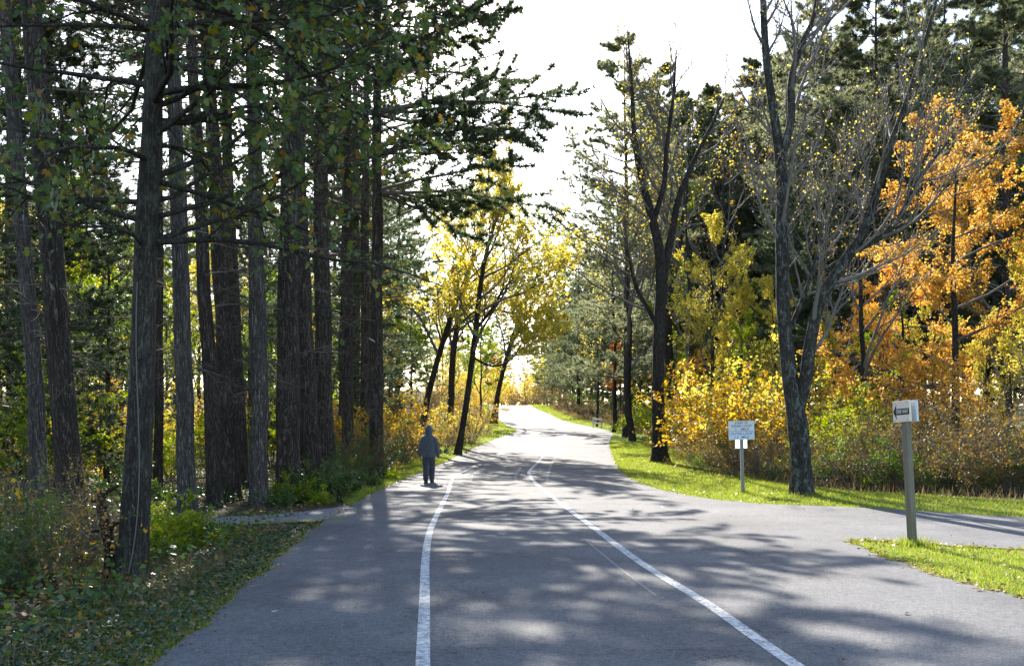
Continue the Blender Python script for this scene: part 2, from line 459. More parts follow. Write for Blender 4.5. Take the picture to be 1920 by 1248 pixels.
class Tubes:
    def __init__(s): s.v = []; s.f = []; s.n = 0
    def add(s, P, R, S):
        """P (B,K,3), R (B,K) -> tubes with S sides"""
        B, K, _ = P.shape
        T = norm(np.gradient(P, axis=1))
        mean = norm(T.mean(1))
        ref = np.where(np.abs(mean[:, 2:3]) > .8, np.array([[1., .2, 0]]), np.array([[0, 0, 1.]]))
        N1 = norm(ref[:, None, :] - (ref[:, None, :] * T).sum(-1, keepdims=True) * T)
        N2 = np.cross(T, N1)
        a = np.arange(S) * 2 * np.pi / S
        V = P[:, :, None, :] + R[:, :, None, None] * (np.cos(a)[None, None, :, None] * N1[:, :, None, :] + np.sin(a)[None, None, :, None] * N2[:, :, None, :])
        b = np.arange(B)[:, None, None] * K * S; k = np.arange(K - 1)[None, :, None] * S; i = np.arange(S)[None, None, :]; j = (i + 1) % S
        f = np.stack(np.broadcast_arrays(b + k + i, b + k + j, b + k + S + j, b + k + S + i), -1).reshape(-1, 4) + s.n
        s.v.append(V.reshape(-1, 3)); s.f.append(f); s.n += B * K * S
    def mesh(s, name, mat):
        return mk_mesh(name, np.vstack(s.v), [np.vstack(s.f)], mat, True)

def grow(P0, D, L, K, wander=.12, lift=0., bias=None):
    P0 = np.asarray(P0, float); D = norm(np.asarray(D, float)); L = np.asarray(L, float)
    pts = [P0]; d = D; p = P0
    up = np.array([0, 0, 1.])
    for k in range(1, K):
        d = norm(d + wander * rn_(*d.shape) + lift * up + (bias if bias is not None else 0))
        p = p + d * (L / (K - 1))[:, None]
        pts.append(p)
    return np.stack(pts, 1)

def radii(r0, K, end=.15, power=1.0):
    t = np.linspace(0, 1, K)[None, :]
    r0 = np.asarray(r0, float)[:, None]
    return r0 * (1 - (1 - end) * t ** power)

def spawn(P, R, n, t0, t1, ang=(.6, 1.0), flat=0., keep=1.0):
    """n children on each parent -> starts, directions, radius there, t"""
    B, K, _ = P.shape
    t = (t0 + (t1 - t0) * (np.arange(n)[None, :] + ru(0, 1, B, n)) / n)
    x = t * (K - 1); i = np.clip(x.astype(int), 0, K - 2); fr = x - i
    b = np.arange(B)[:, None]
    p = P[b, i] * (1 - fr)[..., None] + P[b, i + 1] * fr[..., None]
    r = R[b, i] * (1 - fr) + R[b, i + 1] * fr
    T = norm(P[b, i + 1] - P[b, i])
    q = rn_(B, n, 3); q[..., 2] *= (1 - flat)
    q = norm(q - (q * T).sum(-1, keepdims=True) * T)
    a = ru(ang[0], ang[1], B, n)[..., None]
    d = norm(T * np.cos(a) + q * np.sin(a))
    idx = np.repeat(np.arange(B), n)
    out = [p.reshape(-1, 3), d.reshape(-1, 3), r.ravel(), t.ravel(), idx]
    if keep < 1:
        m = RNG.uniform(size=len(out[0])) < keep
        out = [o[m] for o in out]
    return out

def on_tubes(P, n, t0=0., t1=1.):
    """sample n points on every polyline with the tangent there"""
    B, K, _ = P.shape
    t = ru(t0, t1, B, n); x = t * (K - 1); i = np.clip(x.astype(int), 0, K - 2); fr = (x - i)[..., None]
    b = np.arange(B)[:, None]
    p = P[b, i] * (1 - fr) + P[b, i + 1] * fr
    T = norm(P[b, i + 1] - P[b, i])
    return p.reshape(-1, 3), T.reshape(-1, 3)

OVATE = (np.array([(0, 0, 0), (.42, .30, .07), (1, 0, -.05), (.42, -.30, .07)]), [np.array([[0, 1, 2], [0, 2, 3]])])
BROAD = (np.array([(0, 0, 0), (.40, .48, .08), (1, 0, -.06), (.40, -.48, .08)]), [np.array([[0, 1, 2], [0, 2, 3]])])
_h = [(.12, .05), (.22, .30), (.34, .12), (.50, .44), (.60, .14), (.80, .26)]
OAK = (np.array([(0, 0, 0)] + [(x, y, abs(y) * .15) for x, y in _h] + [(1, 0, 0)] + [(x, -y, abs(y) * .15) for x, y in _h[::-1]]), [np.arange(14)[None, :]])
_m = [(.05, .32), (.28, .20), (.42, .50), (.60, .18)]
MAPLE = (np.array([(0, 0, 0)] + [(x, y, abs(y) * .2) for x, y in _m] + [(1, 0, 0)] + [(x, -y, abs(y) * .2) for x, y in _m[::-1]]), [np.arange(10)[None, :]])
BLADE = (np.array([(0, -.5, 0), (0, .5, 0), (1, 0, 0)]), [np.array([[0, 1, 2]])])

def leaves(name, pos, axis, size, tmpl, mat, nrm=None, width=None):
    """one leaf per position: axis (N,3), size (N,); width scales the y of the template in absolute units if given"""
    N = len(pos)
    a = norm(axis)
    if nrm is None: nrm = rn_(N, 3) * .6 + np.array([0, 0, 1.])
    n = norm(nrm - (nrm * a).sum(-1, keepdims=True) * a)
    s = np.cross(n, a)
    tv, tf = tmpl
    wy = size if width is None else width
    V = pos[:, None, :] + size[:, None, None] * tv[None, :, 0:1] * a[:, None, :] + wy[:, None, None] * tv[None, :, 1:2] * s[:, None, :] + size[:, None, None] * tv[None, :, 2:3] * n[:, None, :]
    k = len(tv)
    off = (np.arange(N) * k)[:, None, None]
    fs = [(f[None] + off).reshape(-1, f.shape[1]) for f in tf]
    return mk_mesh(name, V.reshape(-1, 3), fs, mat)

def tufts(name, p, T, nper, L, w, mat, spread=.8):
    """needle tufts: nper blades fanning round the twig direction"""
    N = len(p)
    pos = np.repeat(p, nper, 0)
    ax = norm(np.repeat(T, nper, 0) * .55 + norm(rn_(N * nper, 3)) * spread + np.array([0, 0, .15]))
    sz = L * ru(.7, 1.2, N * nper)
    return leaves(name, pos, ax, sz, BLADE, mat, rn_(N * nper, 3), np.full(N * nper, w))

def trunk_mesh(name, line, R, mat, S=16, flare=.55, flare_h=.7, seed=0, rough=.06):
    """one trunk through line (K,3) with root flare and uneven girth"""
    line = np.asarray(line, float); K = len(line)
    h = line[:, 2] - line[0, 2]
    R = np.asarray(R, float) * (1 + flare * np.exp(-np.maximum(h, 0) / flare_h * 2.2))
    T = Tubes(); T.add(line[None], R[None], S)
    v = T.v[0].reshape(K, S, 3)
    r = np.random.default_rng(seed)
    a = np.arange(S) * 2 * np.pi / S
    ph = r.uniform(0, 6.28, 5)
    lob = 1 + flare * .35 * np.exp(-np.maximum(h, 0) / flare_h * 2)[:, None] * np.cos(5 * a + ph[0])[None] + rough * np.sin(3 * a[None] + h[:, None] * .9 + ph[1]) * .5 + rough * r.normal(size=(K, S)) * .5
    v = line[:, None] + (v - line[:, None]) * lob[..., None]
    T.v = [v.reshape(-1, 3)]
    return T.mesh(name, mat)

def add_parts(root, parts, sx=1.0):
    for n, me in parts:
        o = obj(n, me, root)
        if n == 'trunk' and sx != 1: o.scale = (sx, sx, 1)
    return root

def place(parts, name, label, x, y, rz=0., s=1., tilt=(0, 0), group=None, cat='tree', sx=1.0, z=None, sz=None):
    e = empty(name, (x, y, (G(x, y) if z is None else z) - .05), (tilt[0], tilt[1], rz), (s, s, s if sz is None else sz))
    tag(e, label, cat, group)
    return add_parts(e, parts, sx)

# ------------------------------------------------------------------ tree kinds
def pine(seed, H=24., r=.27, c0=8., bl=4.6, bark='pine_bark', needle='needle', whorl=.85, nb=5, dead=True, ntuft=8, nl=.17, nw=.02, nper=7, droop=-.02, up=.6, shape=.65, spr=.8, nbl=9, nbt=8, bt0=.6, toward=0.):
    global RNG
    RNG = np.random.default_rng(seed)
    K = 26
    zs = np.concatenate([[-.25, 0, .15, .35, .7, 1.2], np.linspace(2, H, K - 6)])
    line = np.stack([np.cumsum(rn_(K)) * .025, np.cumsum(rn_(K)) * .025, zs], 1); line[:6, :2] = 0
    R = r * (1 - .93 * (np.maximum(zs, 0) / H) ** 1.25)
    tm = trunk_mesh('trunk', line, R, M[bark], 18, seed=seed)
    zb = []
    z = c0
    while z < H - .3:
        zb += [z + ru(-.15, .15) for _ in range(nb)]; z += whorl * ru(.8, 1.2)
    zb = np.array([float(np.squeeze(q)) for q in zb]); B = len(zb)
    ang = np.where(ru(0, 1, B) < toward, rn_(B) * .55 - .15, ru(0, 6.28, B))
    u = (zb - c0) / (H - c0)
    L = bl * (1 - u) ** shape * ru(.55, 1.15, B) * np.where(u < .12, .75, 1) + .35
    P0 = np.stack([np.interp(zb, zs, line[:, 0]), np.interp(zb, zs, line[:, 1]), zb], 1)
    D = np.stack([np.cos(ang), np.sin(ang), .05 + up * u + ru(-.1, .15, B)], 1)
    br = grow(P0, D, L, 7, .08, droop + .03)
    rb = radii(.012 + L * .009, 7, .2)
    T = Tubes(); T.add(br, rb, 5)
    p, d, rr, t, ix = spawn(br, rb, nbl, .22, 1., (.5, .95), .75)
    l2 = L[ix] * .34 * (1.15 - t * .6) * ru(.6, 1.2, len(t))
    b2 = grow(p, d, l2, 4, .1, .05)
    T.add(b2, radii(rr * .4, 4, .3), 3)
    q, tt = on_tubes(b2, ntuft, .25, 1.02)
    q2, t2 = on_tubes(br, nbt, bt0, 1.02)
    cr = tufts('crown', np.vstack([q, q2]), np.vstack([tt, t2]), nper, nl, nw, M[needle], spr)
    parts = [('trunk', tm), ('branchwork', T.mesh('branchwork', M['twig'])), ('crown', cr)]
    if dead:
        n = int((c0 - 2.2) / .22)
        zd = np.linspace(2.2, c0 + 2, n) + ru(-.1, .1, n); a = ru(0, 6.28, n)
        dl = ru(.5, 2.3, n) * (.4 + .6 * np.clip((zd - 1.5) / 4, 0, 1))
        db = grow(np.stack([np.zeros(n), np.zeros(n), zd], 1), np.stack([np.cos(a), np.sin(a), ru(-.25, .2, n)], 1), dl, 6, .13, -.05)
        T2 = Tubes(); rd = radii(ru(.008, .018, n), 6, .25); T2.add(db, rd, 4)
        p, d, rr, t, ix = spawn(db, rd, 8, .2, 1., (.4, 1.0), .3)
        d2 = grow(p, d, ru(.2, .8, len(t)), 4, .2, -.04); r2 = radii(rr * .45, 4, .4); T2.add(d2, r2, 3)
        p, d, rr, t, ix = spawn(d2, r2, 3, .2, 1., (.4, 1.0), .2)
        T2.add(grow(p, d, ru(.1, .35, len(t)), 3, .2, -.03), radii(np.full(len(t), .0022), 3, .6), 3)
        parts.append(('dead_branchwork', T2.mesh('dead_branchwork', M['dead_twig'])))
    return parts

def decid(seed, H=13., r=.16, leaf='yellow_leaf', bark='dark_bark', twig='twig', nlimb=12, nsub=7, ntw=6, nlf=22, ls=.10, t0=.3, lean=(0, 0), ang=(.5, .95), spread=.42, tmpl=BROAD, lift=.08, lines=None, lr=None, flat=.0, droop=0., trunk_lines=None, lead=.35, wand=.13, lkeep=1.0, minr=.004):
    """generic broadleaf tree; 'lines' may give the trunk and main forks as polylines with radii lr"""
    global RNG
    RNG = np.random.default_rng(seed)
    T0 = Tubes(); T = Tubes()
    if lines is None:
        K = 14
        zs = np.concatenate([[-.2, 0, .2, .5], np.linspace(1, H * .93, K - 4)])
        ln = np.stack([lean[0] * zs / H + np.cumsum(rn_(K)) * .05, lean[1] * zs / H + np.cumsum(rn_(K)) * .05, zs], 1); ln[:2, :2] = ln[1, :2]
        ln -= [ln[1, 0], ln[1, 1], 0]
        rr0 = r * (1 - .88 * np.maximum(zs, 0) / (H * .93))
        tm = trunk_mesh('trunk', ln, rr0, M[bark], 14, .35, .5, seed)
        P = ln[None, 2:]; R = rr0[None, 2:]
        src = [(P, R, t0, nlimb)]
    else:
        T = Tubes()
        vs, fs, n = [], [], 0
        src = []
        for li, (ln, rad) in enumerate(zip(lines, lr)):
            ln = np.asarray(ln, float); rad = np.asarray(rad, float)
            K = max(8, len(ln) * 6)
            u = np.linspace(0, 1, len(ln)); uu = np.linspace(0, 1, K)
            s = smooth_line(ln, .15); su = np.linspace(0, 1, len(s))
            c = np.stack([np.interp(uu, su, s[:, k]) for k in range(3)], 1)
            # radii follow arc position of the given points
            cum = np.concatenate([[0], np.cumsum(np.linalg.norm(np.diff(ln, axis=0), axis=1))]); cum /= cum[-1]
            rad2 = np.interp(uu, cum, rad)
            me = trunk_mesh('t', c, rad2, M[bark], 16, .75 if li == 0 else 0., 1.1, seed + li, .05)
            v = np.empty(len(me.vertices) * 3, np.float32); me.vertices.foreach_get('co', v)
            f = np.empty(len(me.loops), np.int32); me.loops.foreach_get('vertex_index', f)
            vs.append(v.reshape(-1, 3)); fs.append(f.reshape(-1, 4) + n); n += len(me.vertices)
            bpy.data.meshes.remove(me)
            src.append((c[None], rad2[None], t0 if li == 0 else .12, nlimb if li == 0 else max(4, int(nlimb * .8))))
        tm = mk_mesh('trunk', np.vstack(vs), [np.vstack(fs)], M[bark], True)
    twp = []
    for P, R, ts, nl in src:
        ln_len = np.linalg.norm(np.diff(P[0], axis=0), axis=1).sum()
        p, d, rr, t, ix = spawn(P, R, nl, ts, .98, ang, flat)
        L = H * spread * (1.1 - .65 * t) * ru(.6, 1.15, len(t))
        lim = grow(p, d, L, 8, wand, lift); rl = radii(np.minimum(rr * .6, .012 + L * .014), 8, .15)
        T.add(lim, rl, 6)
        p, d, rr, t, ix = spawn(lim, rl, nsub, .2, 1., (.4, .9), flat)
        L2 = L[ix] * .42 * (1.15 - .6 * t) * ru(.6, 1.2, len(t))
        sb = grow(p, d, L2, 6, wand, lift * .8 - droop); rs = radii(rr * .55, 6, .2)
        T.add(sb, rs, 4)
        p, d, rr, t, ix = spawn(sb, rs, ntw, .15, 1., (.35, .85), flat)
        L3 = np.maximum(L2[ix] * .5, .22) * ru(.5, 1.2, len(t))
        tw = grow(p, d, L3, 4, wand, lift * .6 - droop); T.add(tw, radii(np.maximum(rr * .5, minr), 4, .5), 3)
        twp.append(tw)
        tip = grow(P[0, -1:], P[0, -1:] - P[0, -2:-1], [H * .1], 4, .1, .05)
    parts = [('trunk', tm), ('branchwork', T.mesh('branchwork', M[twig]))]
    if nlf:
        tw = np.concatenate(twp)
        q, tt = on_tubes(tw, nlf, .1, 1.05)
        if lkeep < 1:
            m = RNG.uniform(size=len(q)) < lkeep; q, tt = q[m], tt[m]
        N = len(q)
        q = q + rn_(N, 3) * .05
        ax = norm(tt * .5 + rn_(N, 3) * .7 + np.array([0, 0, -.25]))
        parts.append(('crown', leaves('crown', q, ax, ls * ru(.6, 1.25, N), tmpl, M[leaf], rn_(N, 3) * .55 + np.array([0, 0, .8]))))
    return parts

def shrub(seed, H=2., n=12, leaf='yellow_leaf', ntw=9, nlf=12, ls=.07, spread=.55, twig='twig', lift=-.05, tmpl=OVATE, nsub=6):
    global RNG
    RNG = np.random.default_rng(seed)
    a = ru(0, 6.28, n)
    P0 = np.stack([np.cos(a), np.sin(a), np.zeros(n)], 1) * (ru(.02, .25, n) * H * .3)[:, None]
    D = np.stack([np.cos(a) * spread, np.sin(a) * spread, np.ones(n)], 1) + rn_(n, 3) * .15
    L = H * ru(.7, 1.25, n)
    st = grow(P0, D, L, 8, .1, lift); rs = radii(H * .006 * ru(.7, 1.3, n) + .003, 8, .25)
    T = Tubes(); T.add(st, rs, 5)
    p, d, rr, t, ix = spawn(st, rs, nsub, .2, 1., (.4, .95))
    s2 = grow(p, d, L[ix] * .38 * ru(.5, 1.2, len(t)), 5, .15, .02); r2 = radii(rr * .6, 5, .3); T.add(s2, r2, 3)
    p, d, rr, t, ix = spawn(s2, r2, ntw // 2 + 1, .2, 1., (.4, 1.))
    s3 = grow(p, d, H * .13 * ru(.5, 1.3, len(t)), 3, .15, .0); T.add(s3, radii(np.maximum(rr * .6, .0018), 3, .5), 3)
    parts = [('branchwork', T.mesh('branchwork', M[twig]))]
    if nlf:
        q, tt = on_tubes(s3, nlf, .1, 1.1); q2, t2 = on_tubes(s2, max(1, nlf // 3), .3, 1.)
        q = np.vstack([q, q2]); tt = np.vstack([tt, t2]); N = len(q)
        ax = norm(tt * .5 + rn_(N, 3) * .7 + np.array([0, 0, -.15]))
        parts.append(('crown', leaves('crown', q + rn_(N, 3) * .03, ax, ls * ru(.6, 1.3, N), tmpl, M[leaf], rn_(N, 3) * .6 + np.array([0, 0, .8]))))
    return parts

def X(px, d): return (px - CX) / F_PX * d

# ------------------------------------------------------------------ pines of the left-hand wood
PINE = [pine(101, 24, .27, 11.5, 4.8, nw=.03, nper=8, whorl=.75), pine(102, 25, .27, 12.5, 4.4, nw=.03, nper=8, whorl=.75), pine(103, 23, .27, 10.5, 5.0, nw=.03, nper=8, whorl=.75)]
PALE = [pine(104, 24, .27, 12., 4.4, bark='pale_pine_bark', nw=.03, whorl=.75)]
left_pines = [  # px at base, depth, px at y=200, base width px, kind, label
    (80, 17.3, 2, 33, 'p', 'pale grey pine trunk at the left picture edge, leaning outward'),
    (138, 14.9, 62, 50, 0, 'massive dark pine with ridged bark, nearest big trunk on the far left'),
    (352, 18.2, 314, 36, 'p', 'straight pale pine just right of the slim vine-clad oak'),
    (404, 20.3, 350, 30, 1, 'dark pine leaning left, beside the straight pale pine'),
    (436, 22.6, 372, 36, 2, 'dark pine with flaring base, leaning strongly left in the middle of the row'),
    (486, 20.8, 464, 36, 'p', 'pale pine standing right at the edge of the footpath'),
    (455, 27.5, 415, 28, 1, 'dark pine half hidden behind the pale footpath pine'),
    (540, 22.4, 548, 48, 0, 'broadest dark pine in the left row, deeply ridged'),
    (588, 25.2, 562, 34, 2, 'ivy-grown dark pine tucked behind the broadest pine'),
    (613, 27.8, 607, 38, 1, 'dark pine right of the ivy-grown one'),
    (652, 34.5, 648, 24, 0, 'slimmer dark pine near the right end of the left row'),
    (688, 41.0, 690, 24, 2, 'pine at the right end of the left row, behind bushes'),
]
for i, (px, d, ptop, w, kind, label) in enumerate(left_pines):
    x = X(px, d); z200 = (HY - 200) / F_PX * d + CAM_H
    tl = math.atan2((ptop - px) / F_PX * d, z200) * .8
    wr = w * .93 / F_PX * d / 2
    prt = PALE[0] if kind == 'p' else PINE[kind]
    place(prt, 'pine_tree', label, x, d, rz=0, s=1.0, tilt=(0.0, tl), group='pines in the left-hand wood', sx=wr / .27)
    # turn crown parts so that no two neighbours look alike
    root = bpy.data.objects[-1] if False else None
_allp = [o for o in COL.objects if o.type == 'EMPTY']
for k, e in enumerate(_allp):
    for ch in e.children:
        ch.rotation_euler.z = k * 2.4

# slim dark trunks deeper in the wood
for px, d, w, lab in [(296, 24, 18, 'thin black trunk between the vine-clad oak and the pale pine'), (283, 33, 20, 'thin dark trunk in front of the yellow thicket')]:
    e = place(PINE[1], 'pine_tree', lab, X(px, d), d, rz=1.1, s=.85, group='pines in the left-hand wood', sx=w / F_PX * d / 2 / .23)

# two white pines with long boughs reaching over the road
WP = pine(120, 21, .27, 9.0, 6.2, whorl=1.3, nb=5, up=.3, shape=.45, ntuft=16, nl=.21, nw=.036, nper=11, dead=True, nbl=16, nbt=34, bt0=.35, spr=1., toward=.35)
place(WP, 'pine_tree', 'tall white pine whose long boughs reach over the road from the left', X(705, 31), 31, rz=0., s=1.0, group='white pines', sx=.85)
WP2 = pine(121, 22, .3, 7.5, 6.4, whorl=1.1, nb=5, ntuft=10, nl=.22, nw=.036, nper=9, needle='needle')
place(WP2, 'pine_tree', 'white pine behind the long-boughed one, left of the yellow trees', X(665, 47), 47, rz=2.0, s=1.0, group='white pines')

# oak in front of the pines: slim trunk, low sweeping limbs full of lobed leaves
d0 = 10.8
ol = [W(246, 1090, d0), W(252, 1000, d0), W(262, 800, d0), W(268, 650, d0), W(274, 450, d0), W(284, 260, d0), W(294, 60, d0), W(300, -180, d0), W(312, -480, d0)]
ol = [(a - ol[0][0], b - ol[0][1], c + .05) for a, b, c in ol]
orr = [.165, .155, .14, .13, .12, .105, .095, .075, .04]
def oak():
    global RNG
    RNG = np.random.default_rng(55)
    line = smooth_line(ol, .12); cum = np.linspace(0, 1, len(line))
    h = np.array([p[2] for p in ol]); R = np.interp(line[:, 2], h, orr)
    line[0, 2] -= .15
    tm = trunk_mesh('trunk', line, R, M['oak_bark'], 20, .35, .5, 5, .04)
    T = Tubes()
    n = 34
    zz = np.concatenate([ru(3.5, 5.2, 16), ru(5.2, 7.6, 18)])
    P0 = np.stack([np.interp(zz, line[:, 2], line[:, 0]), np.interp(zz, line[:, 2], line[:, 1]), zz], 1)
    a = np.concatenate([ru(-.9, .9, 16), ru(0, 6.28, 18)]); RNG.shuffle(a)
    D = np.stack([np.cos(a), np.sin(a) * .8, ru(-.02, .35, n)], 1)
    L = ru(2.2, 4.1, n) * np.where(np.cos(a) > .2, 1.0, .85)
    lim = grow(P0, D, L, 9, .13, -.03); rl = radii(.012 + L * .008, 9, .15); T.add(lim, rl, 7)
    p, d, rr, t, ix = spawn(lim, rl, 9, .15, 1., (.4, .95), .45)
    L2 = L[ix] * .36 * ru(.5, 1.2, len(t)); sb = grow(p, d, L2, 6, .16, -.02); rs = radii(rr * .5, 6, .25); T.add(sb, rs, 5)
    p, d, rr, t, ix = spawn(sb, rs, 6, .15, 1., (.4, .9), .3)
    L3 = ru(.18, .6, len(t)); tw = grow(p, d, L3, 4, .2, -.02); T.add(tw, radii(np.maximum(rr * .5, .0022), 4, .5), 3)
    q, tt = on_tubes(tw, 7, .3, 1.05)
    N = len(q)
    m = RNG.uniform(size=N) < np.clip((q[:, 2] - 2.8) / 2.6, .06, .48); q, tt = q[m], tt[m]; N = len(q)
    ax = norm(tt * .5 + rn_(N, 3) * .6 + np.array([0, 0, -.3]))
    cr = leaves('crown', q, ax, .105 * ru(.6, 1.2, N), OAK, M['oak_leaf'], rn_(N, 3) * .6 + np.array([0, 0, .8]))
    # a thin vine climbing the trunk
    hv = np.linspace(0, 3.2, 30); xx = np.interp(hv, line[:, 2], line[:, 0]); rv = np.interp(hv, line[:, 2], R) * 1.04 + .004
    rv = rv * (1 + .35 * np.exp(-hv / .5 * 2.2))
    th = -1.75 + .55 * np.sin(hv * 1.3 + .6) + hv * .16
    V = Tubes(); V.add(np.stack([xx + rv * np.cos(th), rv * np.sin(th), hv], 1)[None], np.full((1, 30), .007), 5)
    return [('trunk', tm), ('branchwork', T.mesh('branchwork', M['oak_bark'])), ('crown', cr), ('vine', V.mesh('vine', M['grey_twig']))]
xo = X(246, d0)
e = empty('oak_tree', (xo, d0, G(xo, d0)))
tag(e, 'slim oak with a vine on its trunk and low leafy limbs, left foreground', 'tree')
add_parts(e, oak())

# ------------------------------------------------------------------ trees on the right lawn
def custom(name, label, base_px, d, lines, widths, cat='tree', dz=None, **kw):
    """lines: pixel polylines (px,py[,depth offset]); widths: trunk widths in px"""
    x = X(base_px[0], d); z = CAM_H - (base_px[1] - HY) / F_PX * d
    z = G(x, d)
    zoff = (CAM_H - (base_px[1] - HY) / F_PX * d) - z
    L3, R3 = [], []
    for ln, w in zip(lines, widths):
        pts = []
        for q in ln:
            dd = d + (q[2] if len(q) > 2 else 0)
            a = W(q[0], q[1], dd); pts.append((a[0] - x, a[1] - d, a[2] - z - zoff))
        L3.append(pts); R3.append([k * .88 / F_PX * d / 2 for k in w])
    L3[0].insert(0, (L3[0][0][0], L3[0][0][1], L3[0][0][2] - .25)); R3[0].insert(0, R3[0][0])
    parts = decid(lines=L3, lr=R3, **kw)
    e = empty(name, (x, d, z)); tag(e, label, cat)
    return add_parts(e, parts)

custom('lawn_tree', 'large two-stemmed tree with lichen-grey bark, nearly bare, on the right lawn', (1504, 928), 23.9,
       [[(1504, 928), (1502, 860), (1496, 800), (1490, 760), (1478, 680), (1468, 560), (1466, 430), (1466, 330, .1), (1452, 220, .1), (1436, 100, .2), (1428, -60, .3), (1420, -220, .3)],
        [(1492, 780), (1508, 720, -.1), (1520, 640, -.2), (1540, 560, -.3), (1590, 480, -.4), (1625, 420, -.5), (1660, 300, -.5), (1700, 190, -.6), (1740, 60, -.6), (1770, -60, -.6)],
        [(1464, 300), (1482, 230), (1484, 150), (1500, 90, .2), (1528, 20, .4), (1540, -120, .5)],
        [(1600, 470, -.4), (1650, 445, -.6), (1690, 400, -.8), (1720, 340, -1), (1790, 250, -1.2)],
        [(1470, 640), (1505, 560, .3), (1530, 490, .5), (1560, 400, .8), (1580, 300, 1)]],
       [[38, 40, 44, 38, 31, 29, 27, 25, 19, 16, 12, 6], [30, 28, 25, 24, 22, 20, 16, 12, 8, 4], [18, 17, 15, 13, 9, 5], [14, 12, 10, 8, 4], [12, 10, 9, 6, 3]],
       H=10, seed=201, bark='lichen_bark', twig='grey_twig', nlimb=18, nsub=9, ntw=7, nlf=3, ls=.065, t0=.38, ang=(.45, .9), spread=.36, lift=.12, leaf='yellow_leaf', tmpl=OVATE, wand=.10, lkeep=.13, minr=.005)

custom('lawn_tree', 'dark forked tree with fine bare twigs standing alone on the lawn edge', (1237, 853), 41.0,
       [[(1237, 853), (1235, 780), (1234, 700), (1236, 600), (1240, 520), (1236, 455), (1222, 390), (1205, 330), (1190, 250), (1185, 160), (1178, 60)],
        [(1240, 530), (1250, 470, .3), (1262, 410, .3), (1275, 350, .4), (1300, 290, .5), (1335, 220, .6), (1358, 170, .8)],
        [(1226, 400), (1245, 330, -.4), (1250, 260, -.5), (1262, 170, -.5), (1268, 80, -.5)],
        [(1234, 600, .3), (1215, 565, .5), (1195, 530, .7), (1180, 470, .8), (1170, 400, 1)]],
       [[30, 28, 26, 25, 25, 22, 18, 15, 11, 8, 3], [19, 18, 16, 13, 10, 7, 4], [12, 11, 9, 7, 3], [10, 10, 9, 7, 4]],
       H=12, seed=202, bark='dark_bark', twig='twig', nlimb=17, nsub=9, ntw=7, nlf=3, ls=.10, t0=.48, ang=(.45, .95), spread=.40, lift=.09, leaf='yellow_leaf', tmpl=OVATE, lkeep=.28, minr=.0075)

custom('leaning_tree', 'slender trunk leaning left close behind the forked lawn tree', (1283, 795), 58,
       [[(1285, 800), (1270, 720), (1255, 640), (1252, 560), (1262, 470), (1280, 380), (1290, 280)]], [[26, 22, 20, 18, 16, 12, 5]],
       H=13, seed=203, bark='dark_bark', nlimb=12, nsub=6, ntw=5, nlf=10, ls=.12, t0=.4, spread=.25, leaf='lime_leaf')

# yellow trees on the left beyond the walker
custom('yellow_tree', 'lime-yellow tree leaning over the road at the far bend', (945, 800), 92,
       [[(925, 792), (938, 720), (960, 640), (985, 570), (1010, 510), (1030, 450)]], [[11, 10, 9, 7, 5, 2]],
       H=15, seed=214, nlimb=20, nsub=7, ntw=6, nlf=12, ls=.16, t0=.3, spread=.46, leaf='lime_leaf', tmpl=BROAD, minr=.008)
custom('yellow_tree', 'dark leaning trunk with yellow leaves, leftmost of three trees beyond the walker', (785, 792), 50,
       [[(783, 798), (800, 700), (820, 620), (845, 540), (868, 480), (890, 420), (905, 340)], [(822, 610), (842, 570, .4), (870, 545, .8), (905, 515, 1)]],
       [[14.4, 13.0, 12.2, 10.8, 8.6, 6.5, 2.9], [6.5, 5.8, 5.0, 2.9]], H=14, seed=211, nlimb=13, nsub=7, ntw=6, nlf=15, ls=.115, t0=.4, spread=.42, leaf='yellow_leaf', tmpl=BROAD, minr=.006)
custom('yellow_tree', 'upright middle trunk of the three trees with green-yellow leaves', (845, 770), 60,
       [[(843, 775), (846, 690), (850, 600), (866, 510), (884, 430), (905, 350), (930, 300)]], [[15.8, 13.7, 13.0, 10.8, 8.6, 5.8, 2.2]],
       H=16, seed=212, nlimb=15, nsub=7, ntw=6, nlf=15, ls=.12, t0=.35, spread=.42, leaf='yellow_leaf', tmpl=BROAD, minr=.006)
custom('yellow_tree', 'ivy-wrapped leaning trunk nearest the road with a tall golden crown', (860, 822), 47,
       [[(858, 826), (872, 740), (883, 660), (893, 580), (900, 510), (915, 430), (940, 350), (960, 300)], [(893, 585), (925, 545, .5), (945, 510, .8), (985, 470, 1.2)], [(888, 640), (925, 655, -.3), (960, 640, -.5), (985, 600, -.6)]],
       [[14.4, 13.0, 12.2, 11.5, 10.1, 7.9, 5.0, 2.2], [7.2, 6.5, 5.0, 2.2], [5.0, 4.3, 3.6, 2.2]], H=15, seed=213, nlimb=13, nsub=7, ntw=6, nlf=15, ls=.115, t0=.35, spread=.44, leaf='yellow_leaf', tmpl=BROAD, minr=.006)

# ------------------------------------------------------------------ kinds for the woods on both sides
YEL = [decid(301, 13, .16, 'yellow_leaf', nlf=24, ls=.085), decid(302, 11, .14, 'yellow_leaf', nlf=18, ls=.085)]
LIME = [decid(303, 12, .15, 'lime_leaf'), decid(304, 10, .13, 'green_leaf')]
ORG = [decid(305, 11, .15, 'orange_leaf', nlimb=20, nsub=8, ntw=6, nlf=26, ls=.075, t0=.15, flat=.55, lift=.0, ang=(.9, 1.35), spread=.42, tmpl=BROAD), decid(306, 9, .13, 'orange_leaf', nlimb=17, t0=.2, flat=.5, lift=.02, ang=(.8, 1.3), spread=.42, nlf=28, ls=.06)]
BARE = [decid(307, 13, .15, 'brown_leaf', nlf=4, lkeep=.4, twig='grey_twig', ls=.09), decid(308, 11, .13, 'yellow_leaf', nlf=5, lkeep=.4, twig='grey_twig', ls=.09)]
